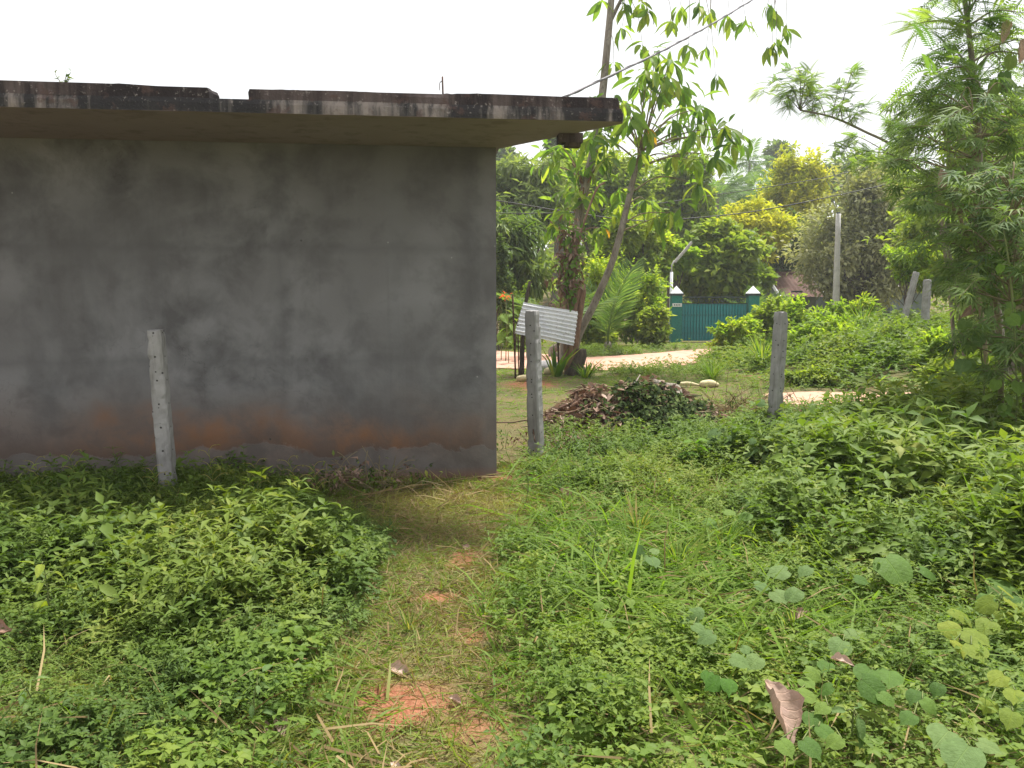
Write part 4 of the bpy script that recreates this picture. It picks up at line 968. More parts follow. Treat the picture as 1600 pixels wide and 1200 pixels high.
for k, (bx, Y, x0, x1, y0, y1, n, lab) in enumerate([
        (1570, 7.6, 1410, 1640, 160, 470, 95, 'narrow leaved thicket with fan shaped leaf tufts over the vines'),
        (1545, 9.4, 1370, 1600, 150, 340, 90, 'taller narrow leaved clump behind the front thicket'),
        (1610, 6.9, 1480, 1680, 280, 600, 90, 'low narrow leaved growth hanging beside the vine leaves'),
        (1560, 10.8, 1480, 1620, 330, 560, 60, 'small narrow leaved clump next to the far posts')]):
    gg = np.random.default_rng(90 + k); b = at(bx, 640, Y)
    spray_tree('narrow_leaf_thicket', b, rpts(n, x0, x1, y0, y1, Y - .7, Y + .7, gg), lab, FAN, .11 + .010 * Y, 'bamboo', 9, 90 + k, 'thicket', .03, along=.35, droop=.15,
               trunk=[at(bx - 10, 500, Y), at((x0 + x1) / 2, (y0 * .4 + y1 * .6), Y), at((x0 + x1) / 2, y0 + 20, Y)], bark='twig')
# dense leafy core of the thicket
tree('thicket_tree', 1480, 1700, 150, 350, 12.5, 't_mid', 'dense small leaved tree filling the back of the thicket', LO, .15, 16, 280, 97, bark='bark', trunk_r=.08, basex=7.6)
tree('thicket_tree', 1480, 1720, 260, 600, 11.5, 't_dark', 'dark small leaved undergrowth tree low in the thicket', LO, .13, 22, 340, 98, bark='bark', trunk_r=.06, basex=7.0)
# broad vine leaves in the thicket
_leaf = {}
def leaf_me(shape, mat_, k):
    key = (shape, mat_, k % 4)
    if key not in _leaf:
        m_ = MB(); m_.add(*(HEART[k % 4] if shape == 'heart' else WLT[k % 4])[:2]); _leaf[key] = m_.mesh('leaf', M[mat_])
    return _leaf[key]
WLT = [leaf_hi(.42, .07, .35, .015, k, 6, .85) for k in range(4)]
def vine(name, path, spots, size, label, seed, face=.7, group=None, mat_='broad'):
    g_ = np.random.default_rng(seed); org = np.array([path[0][0], path[0][1], float(ground_z(path[0][0], path[0][1]))]); root = empty(name, org); tag(root, label, 'vine', group)
    mb_ = MB(); P = spline(path, 8); P[0] = org + [0, 0, -.05]; tube(mb_, P - org, .007, 5)
    for p in spots:
        a = P[np.argmin(np.linalg.norm(P - p, axis=1))]; tube(mb_, spline([a, (a + p) / 2 + [0, -.03, .03], p], 4) - org, .003, 4)
        d = np.array([g_.normal() * .5, -.35 + .2 * g_.normal(), -.8]); nr = np.array([g_.normal() * .35, -face, .55])
        obj('leaf', leaf_me('heart', mat_, int(g_.integers(4))), root, mat4(p - org, frames(d[None], nr[None])[0], size * g_.uniform(.7, 1.2)))
    mb_.build('stem', M['stem'], root); return root
gg = np.random.default_rng(101)
vine('broad_leaf_vine', [at(1590, 640, 6.6), at(1585, 520, 6.5), at(1575, 400, 6.6), at(1560, 320, 6.8)], rpts(13, 1545, 1600, 400, 640, 6.2, 6.7, gg), .11, 'vine with broad heart leaves climbing the front of the thicket', 1)
vine('broad_leaf_vine', [at(1540, 600, 7.0), at(1530, 520, 7), at(1535, 480, 7), at(1520, 470, 7.1)], rpts(9, 1505, 1560, 480, 570, 6.8, 7.1, gg), .12, 'vine with pale hanging broad leaves low on the thicket', 2, mat_='broad_grey')
vine('broad_leaf_vine', [at(1560, 640, 8.2), at(1545, 400, 8.2), at(1520, 200, 8.3), at(1530, 90, 8.3), at(1590, 60, 8.3)], rpts(12, 1500, 1610, 75, 175, 8.0, 8.5, gg), .15, 'vine with large leaves climbing into the feathery tree', 3)
# hanging dead leaves in the thicket
def crumpled(seed, rows=14, cols=9, w=.52):
    V = []; g_ = np.random.default_rng(seed)
    for r_ in range(rows + 1):
        t = r_ / rows; hw_ = .5 * w * max(math.sin(math.pi * min(max(t, .012), .992) ** .9), .01) ** .75 * (1 + .22 * (float(vnoise(t * 9, seed, 3)) - .5) * 2)
        for c in range(cols):
            u = 2 * c / (cols - 1) - 1; ang = u * (1.0 + .9 * float(vnoise(t * 4, seed + 5, 4)))
            x = hw_ * math.sin(ang) / 1.1; z = hw_ * (1 - math.cos(ang)) * .9 - .35 * t * t + .075 * (float(vnoise(t * 8 + seed * 7, u * 3.2, 6)) - .5) + .03 * g_.normal() * (abs(u) > .9)
            V.append((x, t, z))
    q = [[r_ * cols + c, r_ * cols + c + 1, (r_ + 1) * cols + c + 1, (r_ + 1) * cols + c] for r_ in range(rows) for c in range(cols - 1)]
    return T_(V, q)
DRYM = []
for k in range(4):
    m_ = MB(); m_.add(*crumpled(k)[:2]); DRYM.append(m_.mesh('dry_leaf', M['dry_o']))
def dead(px, py, Y, size, label, seed, d=(0.1, -.2, -1), nr=(0, -1, .3), z=None):
    p = at(px, py, Y) if z is None else gp(px, py, z); d = np.array(d, float); nr = np.array(nr, float)
    o = obj('dry_leaf', DRYM[seed % 4], None, mat4(p, frames(d[None], nr[None])[0], size)); return tag(o, label, 'leaf', 'dead leaves')
dead(1470, 264, 8.6, .26, 'reddish brown dead leaf caught high in the narrow leaved thicket', 0)
dead(1522, 478, 6.9, .14, 'pale orange curled dead leaf caught on a twig of the thicket', 1, (-.6, -.2, -.5))
dead(1568, 30, 8.3, .22, 'dead leaf hanging from the top of the feathery tree', 2)
dead(1595, 62, 8.3, .22, 'dark dead leaf hanging beside the climbing vine top', 3)

# ------------------------------------------------------------------ heap of leaves and cuttings
HC = np.array([1.45, 9.35]); HRX, HRY, HH = 1.18, .92, .47
def heap_z(x, y):
    dx, dy = (np.asarray(x) - HC[0]) / HRX, (np.asarray(y) - HC[1]) / HRY
    r = np.sqrt(dx * dx + dy * dy); n = fnoise(np.asarray(x) * 3.1 + 9, np.asarray(y) * 3.1, 4)
    return HH * np.clip(1 - r ** 2.5, -.1, 1) * (.42 + 1.0 * n) - .02
heap = empty('leaf_heap', (HC[0], HC[1], 0)); tag(heap, 'heap of brown dry leaves and fresh green cuttings beside the middle post', 'heap')
mb = MB(); ths = np.linspace(0, 2 * math.pi, 49)[:-1]; rs = np.linspace(.02, 1.05, 16); V = []
for r_ in rs:
    for t_ in ths:
        x, y = HC[0] + HRX * r_ * math.cos(t_), HC[1] + HRY * r_ * math.sin(t_); V.append((x - HC[0], y - HC[1], float(heap_z(x, y)) - .03))
i = (np.arange(15)[:, None] * 48 + np.arange(48)[None]).ravel(); j = (np.arange(15)[:, None] * 48 + (np.arange(48)[None] + 1) % 48).ravel()
mb.add(V, np.stack([i, j, j + 48, i + 48], 1)); mb.add([V[k] for k in range(48)], np.array([[k, (k + 1) % 48, (k + 24) % 48] for k in range(24)]))
M['humus'] = noise_mat('brown_humus', (.07, .042, .03), (.14, .085, .06), 7, .95, .03, (.045, .03, .02))
mb.build('mound', M['humus'], heap)
g = np.random.default_rng(120)
def on_heap(n, f):
    out = []
    while len(out) < n:
        a = g.random() * 6.2832; r_ = math.sqrt(g.random()) * 1.02; x, y = HC[0] + HRX * r_ * math.cos(a), HC[1] + HRY * r_ * math.sin(a)
        if g.random() < f((x - HC[0]) / HRX, (y - HC[1]) / HRY): out.append((x - HC[0], y - HC[1], float(heap_z(x, y))))
    return np.array(out)
def sig(x): return 1 / (1 + math.exp(-x))
fdry = lambda u, v: 1 - .96 * fgrn(u, v)
fgrn = lambda u, v: sig((u + .15) * 9) * sig((.62 - u) * 8) * sig((-v - .34) * 9)
P = on_heap(2400, fdry); n = len(P); P += [0, 0, 1] * (g.random((n, 1)) * .06)
mb = MB(); mb.scatter(leaf6(.5, .2, .35), P, frames(rdirs(n, g) * [1, 1, .5], np.array([0, 0, .8]) + rdirs(n, g) * .8), g.uniform(.05, .13, n) * np.where(g.random(n) < .12, 1.3, 1.), g.random(n), keep=0)
tag(mb.build('dry_leaves', M['dry'], heap), kind='stuff')
P = on_heap(2600, fgrn); n = len(P); P += [0, 0, 1] * (g.random((n, 1)) * .14)
mb = MB(); mb.scatter(MDW, P, frames(rdirs(n, g) * [1, 1, .6] + [0, -.5, -.5], np.array([0, -.3, .8]) + rdirs(n, g) * .6), g.uniform(.05, .085, n), g.random(n) ** 1.6, keep=0)
P = on_heap(26, fgrn); n = len(P); mb.scatter(PIN, P + [0, 0, .08], frames(rdirs(n, g) * [1, 1, .3] + [0, -.7, 0], np.tile([[0, -.2, 1.]], (n, 1))), g.uniform(.16, .28, n), g.random(n) * .4, keep=0)
tag(mb.build('green_cuttings', M['cut'], heap), kind='stuff')
mb = MB()
for k in range(320):
    p = on_heap(1, lambda u, v: 1.)[0]; d = rdirs(1, g)[0] * [1, 1, .25]; L = g.uniform(.12, .5)
    tube(mb, spline([p - d * L / 2 + [0, 0, .05], p + g.normal(size=3) * .03 + [0, 0, .06], p + d * L / 2 + [0, 0, .04]], 3), g.uniform(.003, .008), 4, g.random(), cap=False)
tag(mb.build('twigs', M['twig'], heap), kind='stuff')
def stick(name, pts, r, m, label, cat='stick', group='sticks and logs on the heap', taper=.6):
    P = spline(pts, 6); o_ = P[0].copy(); mb_ = MB(); tube(mb_, P - o_, np.linspace(r, r * taper, len(P)), 8); o = mb_.build(name, M[m], None, True, o_); return tag(o, label, cat, group)
def hz(px, py, lift=.03):
    best = None
    for Y in np.linspace(7.5, 11.5, 240):
        p = at(px, py, Y); z = max(float(heap_z(p[0], p[1])) if (((p[0] - HC[0]) / HRX) ** 2 + ((p[1] - HC[1]) / HRY) ** 2) < 1.1 else 0, 0)
        if p[2] <= z + .02: return p + [0, 0, lift]
        if best is None or p[2] - z < best[0]: best = (p[2] - z, np.array([p[0], p[1], z + lift]))
    return best[1]
stick('bent_branch', [hz(846, 664), hz(880, 655, .05), hz(905, 648, .06), hz(926, 636, .05)], .016, 'bark_r', 'long bent brown branch lying across the dry side of the heap')
stick('log', [hz(1020, 592), hz(1042, 598), hz(1058, 611), hz(1060, 626)], .055, 'bark', 'curved pale log on the crest of the heap', taper=.8)
stick('log', [hz(942, 602), hz(945, 594, .10)], .04, 'bark_r', 'short upright stub on the crest of the heap', taper=.9)
stick('log', [hz(966, 594), hz(972, 584, .13)], .03, 'bark_r', 'short leaning stub on the crest of the heap', taper=.9)
stick('stick', [hz(1018, 618, .05), hz(1028, 630, .05), hz(1034, 640, .05)], .012, 'straw', 'thin pale stick on the green cuttings of the heap')
stick('stick', [hz(985, 598, .04), hz(993, 594, .09), hz(1000, 588, .16)], .012, 'bark', 'thin grey stick poking from the crest of the heap')
stick('branch', [gp(1128, 663, .10), gp(1165, 657, .12), gp(1200, 655, .10)], .012, 'bark_r', 'fallen brown branch lying between the heap and the pale post')
stick('stick', [gp(1135, 640, .05), gp(1142, 628, .15), gp(1148, 618, .26)], .013, 'straw', 'dry pale stick standing in the weeds right of the heap')
stick('stick', [gp(888, 722, .02), gp(880, 705, .06), gp(874, 692, .10)], .006, 'straw', 'thin pale stick in the grass in front of the heap')
M['board'] = noise_mat('red_board', (.26, .10, .06), (.34, .15, .09), 8, .8, .004)
mb = MB(); box(mb, (-.17, -.05, -.012), (.17, .05, .012)); o = mb.build('board', M['board'], None, False); o.matrix_world = Matrix.Translation(gp(1040, 664, .10)) @ Matrix.Rotation(.25, 4, 'Z') @ Matrix.Rotation(.12, 4, 'Y'); tag(o, 'piece of reddish board at the foot of the green cuttings', 'board')
# pale banana-stem pieces
M['pith'] = noise_mat('pale_pith', (.55, .47, .25), (.68, .60, .38), 9, .7, .006, (.38, .28, .12), (1, 4, 4))
def pith(px, py, L, r, rz, label, z=.05):
    p = gp(px, py, z) if z is not None else hz(px, py, .06); mb_ = MB(); c, s = math.cos(rz), math.sin(rz)
    tube(mb_, spline([(-L / 2 * c, -L / 2 * s, 0), (0, 0, .02), (L / 2 * c, L / 2 * s, -.01)], 5), [r * .55, r * .9, r, r, r * 1.02, r, r, r * .95, r * .8, r * .6, r * .5][:11], 9)
    o_ = mb_.build('stem_piece', M['pith'], None, True, p); tag(o_, label, 'plant debris', 'pale stem pieces')
pith(866, 581, .42, .085, .1, 'pale yellow stem piece on the grass below the corrugated sheet')
pith(820, 592, .32, .06, .3, 'pale stem piece half hidden behind the middle post')
pith(1108, 601, .34, .07, .2, 'yellowish stem piece on the ground right of the heap')
pith(1075, 601, .40, .035, -.1, 'thin pale stem piece beside the yellowish one')
p = gp(855, 577, .03); mb = MB(); V = []; 
for a in np.linspace(0, math.pi / 2, 5):
    for b_ in np.linspace(0, 2 * math.pi, 11)[:-1]: V.append((.38 * math.cos(a) * math.cos(b_) * (1 + .15 * math.sin(3 * b_)), .25 * math.cos(a) * math.sin(b_), .20 * math.sin(a)))
mb.add(V, np.array([[k * 10 + q, k * 10 + (q + 1) % 10, (k + 1) * 10 + (q + 1) % 10, (k + 1) * 10 + q] for k in range(4) for q in range(10)]))
tag(mb.build('stone', noise_mat('grey_stone', (.22, .21, .21), (.36, .35, .34), 6, .9, .02), None, True, p), 'grey flat stone lying at the foot of the stems', 'stone')

# ------------------------------------------------------------------ ground cover
def pc(y): return np.interp(y, [2, 3, 4.7, 6, 8], [-.37, -.38, -.40, -.52, -.3])
def hw(y): return np.interp(y, [2, 3, 4.7, 6, 7], [.35, .34, .28, .55, .45])
TW = math.tan(WR)
def free(x, y, m=.04):
    wy = CORNER[1] + (x - CORNER[0]) * TW
    lx = (x - CORNER[0]) * math.cos(WR) + (y - CORNER[1]) * math.sin(WR); ok = ~((lx < m) & (y > wy - m))
    ok &= ~in_poly(x, y, ROAD) & ~in_poly(x, y, PATCH)
    ok &= rng.random(np.shape(x)) > .68 * bare_soil(x, y)
    ok &= (((x - HC[0]) / HRX) ** 2 + ((y - HC[1]) / HRY) ** 2) > .86
    return ok
def herb(seed, stems=3, nodes=5, h=.25, L=.06, T=None, spread=.5, el=.25, droop=.1, sides=3, opp=True):
    g_ = np.random.default_rng(seed); mb_ = MB(); T = T or MD
    for k in range(stems):
        a = k * 2.4 + g_.random(); s = spread * h * (.3 + .9 * g_.random()); hh = h * g_.uniform(.65, 1.05)
        P = spline([(0, 0, 0), (math.cos(a) * s * .35, math.sin(a) * s * .35, hh * .55), (math.cos(a) * s, math.sin(a) * s, hh)], 3)
        ribbon(mb_, P[[0, 2, 5]], .0026, .45)
        for m_ in range(nodes):
            t = .25 + .75 * (m_ + 1) / nodes; p = np.array([np.interp(t, np.linspace(0, 1, len(P)), P[:, c]) for c in range(3)]); b_ = m_ * 1.57 + g_.random()
            D = [(math.cos(b_ + q * math.pi), math.sin(b_ + q * math.pi), el - droop + .25 * g_.normal()) for q in (0, 1)] if opp else [(math.cos(b_), math.sin(b_), el)]
            if m_ == nodes - 1: D += [(math.cos(b_ + 1.57), math.sin(b_ + 1.57), .8), (math.cos(b_ - 1.57), math.sin(b_ - 1.57), .8)]
            D = np.array(D); n_ = len(D); sc = L * g_.uniform(.65, 1.1, n_) * (1 - .35 * (m_ == nodes - 1))
            mb_.scatter(T, np.tile(p, (n_, 1)), frames(D, np.array([0, 0, 1.]) + .25 * rdirs(n_, g_)), sc, np.clip(.35 + .3 * t + .15 * g_.normal(size=n_), 0, 1))
    return mb_.template()
def trifol(seed, n=7, h=.14, L=.045):
    g_ = np.random.default_rng(seed); mb_ = MB()
    for k in range(n):
        a = k * 2.4 + g_.random() * .5; r_ = h * g_.uniform(.2, 1.0); p = np.array([math.cos(a) * r_, math.sin(a) * r_, h * g_.uniform(.5, 1.1)])
        ribbon(mb_, [(0, 0, 0), p], .0014, .4)
        D = np.array([(math.cos(a + q), math.sin(a + q), .05) for q in (-1.3, 0, 1.3)]); mb_.scatter(LOW, np.tile(p, (3, 1)), frames(D, np.array([0, 0, 1.]) + .2 * rdirs(3, g_)), L * g_.uniform(.8, 1.3, 3), np.full(3, g_.random()))
    return mb_.template()
PINS = pinnate(6, .34, .13, .2, .1, .3)
def fern(seed, n=6, L=.14, h=.16):
    g_ = np.random.default_rng(seed); mb_ = MB(); D = np.array([(math.cos(k * 2.4), math.sin(k * 2.4), g_.uniform(.2, 1.)) for k in range(n)])
    mb_.scatter(PINS, np.stack([D[:, 0] * .02, D[:, 1] * .02, h * g_.random(n) * .8], 1), frames(D, np.tile([[0, 0, 1.]], (n, 1))), L * g_.uniform(.7, 1.2, n), g_.random(n)); return mb_.template()
HA = [herb(s, 3, 4, .27, .092, MD) for s in range(4)] + [herb(20 + s, 4, 4, .22, .066, MDW, .8) for s in range(2)]
HB = [trifol(s) for s in range(3)]; HCn = [herb(30 + s, 3, 5, .30, .09, MDN, .5, .5) for s in range(3)]; HD = [fern(s) for s in range(2)]
HLF = leaf6()
HE = [herb(60 + s, 2, 3, .30, .105, HLF, .6, .15) for s in range(2)] + [herb(64 + s, 2, 3, .24, .085, HLF, .8, .1) for s in range(2)]; HS = [herb(70 + s, 5, 5, .26, .045, LO, .7) for s in range(2)]
HL = [herb(40 + s, 3, 3, .30, .11, LO, .8) for s in range(4)]
def uprot(n, g_, tilt=.18):
    a = g_.random(n) * 6.2832; Rz = np.zeros((n, 3, 3)); Rz[:, 0, 0] = np.cos(a); Rz[:, 0, 1] = -np.sin(a); Rz[:, 1, 0] = np.sin(a); Rz[:, 1, 1] = np.cos(a); Rz[:, 2, 2] = 1
    z = unit(np.array([0, 0, 1.]) + tilt * g_.normal(size=(n, 3))); y = Rz[:, :, 1]; x = unit(np.cross(y, z)); y = np.cross(z, x); return np.stack([x, y, z], -1)
def sample(n, x0, x1, y0, y1, dens, g_, pw=.7):
    """ground points, denser towards y0, kept with probability dens(x, y)"""
    X, Y = np.empty(0), np.empty(0)
    while len(X) < n:
        u = g_.random(n * 3); e = 2 - pw; y = (y0 ** e + u * (y1 ** e - y0 ** e)) ** (1 / e); xx = g_.random(n * 3)
        lo = np.maximum(x0, -.67 * y - .7); hi = np.minimum(x1, .67 * y + 1.3); x = lo + (hi - lo) * xx
        k = (hi > lo) & free(x, y) & (g_.random(n * 3) < dens(x, y) * (hi - lo) / max(1e-6, min(x1 - x0, 1.4 * y1 + 2.0)))
        X = np.concatenate([X, x[k]]); Y = np.concatenate([Y, y[k]])
    return X[:n], Y[:n]
def cover(name, label, cat, m, sets, x0, x1, y0, y1, dens, height, seed, pw=.7, rn=(0., 1.), tilt=.18, sink=.0):
    g_ = np.random.default_rng(seed); mb_ = MB()
    for si, (Ts, n) in enumerate(sets):
        dn = dens if len(sets) == 1 else (lambda x, y, si=si: dens(x, y) * (.18 + .82 * smooth(.43, .55, fnoise(x * 1.3 + 13 * si + seed, y * 1.3 + 5 * si, 50 + si))))
        X, Y = sample(n, x0, x1, y0, y1, dn, g_, pw); Z = ground_z(X, Y) - sink; hs = height(X, Y) * g_.uniform(.6, 1.25, n)
        pat = np.clip(.5 + 2.3 * (fnoise(X * 1.7 + seed, Y * 1.7, seed) - .5), 0, 1); rd = np.clip(rn[0] + (rn[1] - rn[0]) * (.55 * pat + .45 * g_.random(n)), 0, 1)
        which = g_.integers(0, len(Ts), n); Rm = uprot(n, g_, tilt); P = np.stack([X, Y, Z], 1)
        for k, T in enumerate(Ts):
            s = which == k; mb_.scatter(T, P[s], Rm[s], hs[s], rd[s], keep=.45)
    o = mb_.build(name, M[m]); tag(o, label, cat, kind='stuff'); return o
left_d = lambda x, y: smooth(pc(y) - hw(y) + .08, pc(y) - hw(y) - .25, x) * (.7 + .3 * smooth(2.6, 3.4, y))
left_h = lambda x, y: (.50 + .55 * smooth(2.8, 4.2, y)) * (.30 + 1.35 * fnoise(x * 1.7, y * 1.7, 8) ** 1.25) * (.55 + .45 * smooth(pc(y) - hw(y), pc(y) - hw(y) - .7, x)) * 1 * (1 - .38 * smooth(4.4, 5.6, y)) * np.where(vnoise(x * 11, y * 11, 41) > .86, 1.45, 1.) * (1 - .45 * smooth(5.0, 5.6, y) * smooth(-2.2, -1.3, x))
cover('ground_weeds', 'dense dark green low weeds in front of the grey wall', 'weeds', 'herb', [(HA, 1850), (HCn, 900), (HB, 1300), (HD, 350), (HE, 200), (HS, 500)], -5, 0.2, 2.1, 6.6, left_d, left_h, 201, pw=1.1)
GRP = lambda x, y: smooth(1.0, .35, np.sqrt(((x - .85) / 1.0) ** 2 + ((y - 4.2) / 2.2) ** 2))
right_d = lambda x, y: (1 - .6 * GRP(x, y)) * smooth(pc(y) + hw(y) - .10, pc(y) + hw(y) + .25, x) * (.6 + .4 * smooth(.3, 1.6, x)) * (.5 + .5 * smooth(.36, .55, fnoise(x * 1.1 + 4, y * 1.1, 12)))
right_h = lambda x, y: 1.12 * (.55 + .58 * smooth(.6, 3.0, x) + .42 * smooth(4.5, 6.5, y) * smooth(.45, .57, x / np.maximum(y, .1)) + .34 * smooth(.12, .40, x / np.maximum(y, .1)) * smooth(3.0, 4.4, y) * smooth(8.0, 6.8, y)) * (.25 + 1.5 * fnoise(x * 1.6, y * 1.6, 9) ** 1.2) * (.6 + .4 * smooth(2.5, 3.5, y)) * (1 - .35 * smooth(.5, 1.0, x) * smooth(4.0, 3.4, y)) * (1 - .3 * GRP(x, y))
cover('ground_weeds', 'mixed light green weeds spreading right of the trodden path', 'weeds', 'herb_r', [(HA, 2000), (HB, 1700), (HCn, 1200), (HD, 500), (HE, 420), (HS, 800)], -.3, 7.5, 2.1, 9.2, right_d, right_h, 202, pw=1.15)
bank_d = lambda x, y: np.where(y < 13, smooth(1.6, 3.0, x), 1.) * (.55 + .45 * smooth(.4, .6, fnoise(x * .6, y * .6, 13)))
cover('ground_weeds', 'thick light green weeds over the bank beyond the pale post', 'weeds', 'herb_r', [(HL, 2700), (HA, 200)], 1.5, 17, 8.4, 24, bank_d, lambda x, y: (.75 + .75 * smooth(12, 15, y) * smooth(4, 6.5, x)) * (.6 + .8 * fnoise(x, y, 3)) * (1 - .55 * smooth(16.5, 15, y) * smooth(4.8, 3.6, x)), 203, pw=.4)
# short trodden grass, longer grass right, road verge
bare = lambda x, y: smooth(.68, .56, fnoise(x * 2.6 + 3.1, y * 2.6 + 1.7, 17))
pd = lambda x, y: smooth(hw(y) + .5, hw(y) * .6, np.abs(x - pc(y))) * (.5 + .5 * bare(x, y))
BL = [BLADE, BLADEB, blade(.07, .5)]
cover('grass', 'short trodden yellowish grass on the footpath', 'grass', 'grass', [(BL, 36000)], -1.7, .6, 2.1, 7.2, pd, lambda x, y: .06 + .05 * vnoise(x * 3, y * 3, 2), 211, rn=(.22, 1.), tilt=.9)
gd = lambda x, y: smooth(pc(y) + hw(y) * .6, pc(y) + hw(y) + .3, x) * (.45 + .55 * smooth(2.6, .9, x)) * (.55 + .45 * smooth(.40, .58, fnoise(x * 1.4 + 7, y * 1.4, 19)))
cover('grass', 'longer green grass growing among the weeds right of the path', 'grass', 'grass_l', [(BL, 44000)], -.4, 5.5, 2.1, 8.6, gd, lambda x, y: .11 + .13 * vnoise(x * 1.5, y * 1.5, 5), 212, tilt=.42, pw=1.1)
cover('grass', 'thin grass between the low weeds left of the path', 'grass', 'grass', [(BL, 16000)], -3.6, -.2, 2.1, 4.4, lambda x, y: smooth(pc(y), pc(y) - hw(y), x) * smooth(4.4, 3.0, y), lambda x, y: .10 + .08 * vnoise(x * 2, y * 2, 4), 213, rn=(0, .75), tilt=.6)
cover('grass', 'short grass round the heap and along the road verge', 'grass', 'grass_l', [(BL, 20000)], -.6, 5.0, 6.6, 17.4, lambda x, y: np.ones_like(x) * (.3 + .7 * smooth(.35, .5, fnoise(x, y, 23))), lambda x, y: .07 + .05 * vnoise(x, y, 6) + .006 * y, 214, pw=.5, tilt=.5, rn=(0, .9))
cover('grass', 'low grass strip between the road and the hedge', 'grass', 'grass_l', [(BL, 7000)], -2, 7.0, 20.5, 28.6, lambda x, y: np.ones_like(x), lambda x, y: .26 + 0 * x, 215, pw=.2, tilt=.5)
cover('grass', 'tall pale grass on the crown of the weedy bank', 'grass', 'grass_l', [(BL, 11000)], 4.6, 12, 13.2, 21, lambda x, y: smooth(.42, .58, fnoise(x * .5, y * .5, 29)), lambda x, y: .45 + .45 * vnoise(x, y, 6), 216, pw=.2, tilt=.25)
cover('grass', 'patch of long lush grass right of the footpath', 'grass', 'grass_l', [([blade(.030, .5), blade(.024, .3), blade(.04, .75)], 17000)], -.1, 3.4, 3.1, 7.2, lambda x, y: .08 + .92 * smooth(1.0, .3, np.sqrt(((x - .95) / 1.1) ** 2 + ((y - 4.3) / 2.2) ** 2)), lambda x, y: .32 + .22 * vnoise(x * 2, y * 2, 6), 219, pw=.8, tilt=.38, rn=(.25, 1.))
cover('ground_weeds', 'low clover and sprigs in the near grass', 'weeds', 'herb_r', [(HB, 420), (HS, 160)], -1.2, 2.6, 2.0, 3.3, lambda x, y: np.ones_like(x) * smooth(.30, .70, np.abs(x + .37)), lambda x, y: .5 + .4 * vnoise(x * 3, y * 3, 8), 221)
cover('grass', 'fine grass in the near part of the footpath', 'grass', 'grass_l', [(BL, 9000)], -1.6, 2.6, 2.0, 3.2, lambda x, y: .35 + .65 * smooth(.1, .5, np.abs(x + .37)), lambda x, y: .07 + .09 * vnoise(x * 3, y * 3, 8), 222, tilt=.7)
cover('straw', 'dry straw litter scattered on the footpath', 'straw', 'straw', [([blade(.05, .05)], 11000)], -1.6, 1.0, 2.1, 6.4, lambda x, y: smooth(hw(y) + .25, hw(y) * .4, np.abs(x - pc(y))), lambda x, y: .06 + .05 * vnoise(x * 5, y * 5, 1), 217, tilt=6.)
cover('straw', 'dry grass stems lodged among the weeds', 'straw', 'straw', [([blade(.03, .4)], 4200)], -3, 4.5, 2.1, 7.5, lambda x, y: .4 + .6 * smooth(0, 1.2, x), lambda x, y: .16 + .12 * vnoise(x * 5, y * 5, 1), 218, tilt=.9, sink=-.05)

# ------------------------------------------------------------------ single plants one can point at
def pick(l):
    for w_, m_ in (('grey', 'broad_grey'), ('blu', 'broad_grey'), ('pale', 'broad_grey'), ('yellow', 'broad_yellow'), ('lime', 'broad_yellow'), ('light', 'broad_bright'), ('bright', 'broad_bright'), ('dark', 'broad_dark')):
        if w_ in l.split(' leaf')[0][:60] or (' ' + w_) in l[:34]: return m_
    return 'broad'
def weed(px, py, h, size, n, label, seed, m='broad', shape='ov', spread=.35, group='tall broad leaf weeds', lean=(0, 0), name='broad_leaf_weed'):
    g_ = np.random.default_rng(seed); b_ = gp(px, py); b_[2] = float(ground_z(b_[0], b_[1])); root = empty(name, b_); tag(root, label, 'weed', group)
    ms_ = MB(); tip = np.array([lean[0] * h, lean[1] * h, h]); P = spline([(0, 0, -.03), tip * .5 + g_.normal(size=3) * .02, tip], 7); tube(ms_, P, np.linspace(.006, .002, len(P)) * (.6 + h), 5)
    for k in range(n):
        t = .30 + .70 * (k + 1) / n; p = np.array([np.interp(t, np.linspace(0, 1, len(P)), P[:, c]) for c in range(3)]); a = k * 2.2 + g_.random() * .6
        q = p + np.array([math.cos(a), math.sin(a), .3]) * h * spread * g_.uniform(.2, .6); tube(ms_, [p, (p + q) / 2 + [0, 0, .01], q], .0022, 4)
        d = np.array([math.cos(a), math.sin(a), -.25 + .35 * g_.normal()]); nr = np.array([0, -.2, 1.]) + .3 * g_.normal(size=3)
        obj('leaf', leaf_me(shape, m, int(g_.integers(4))), root, mat4(q, frames(d[None], nr[None])[0], size * g_.uniform(.6, 1.15) * (1.1 - .4 * t)))
    ms_.build('stem', M['stem'], root); return root
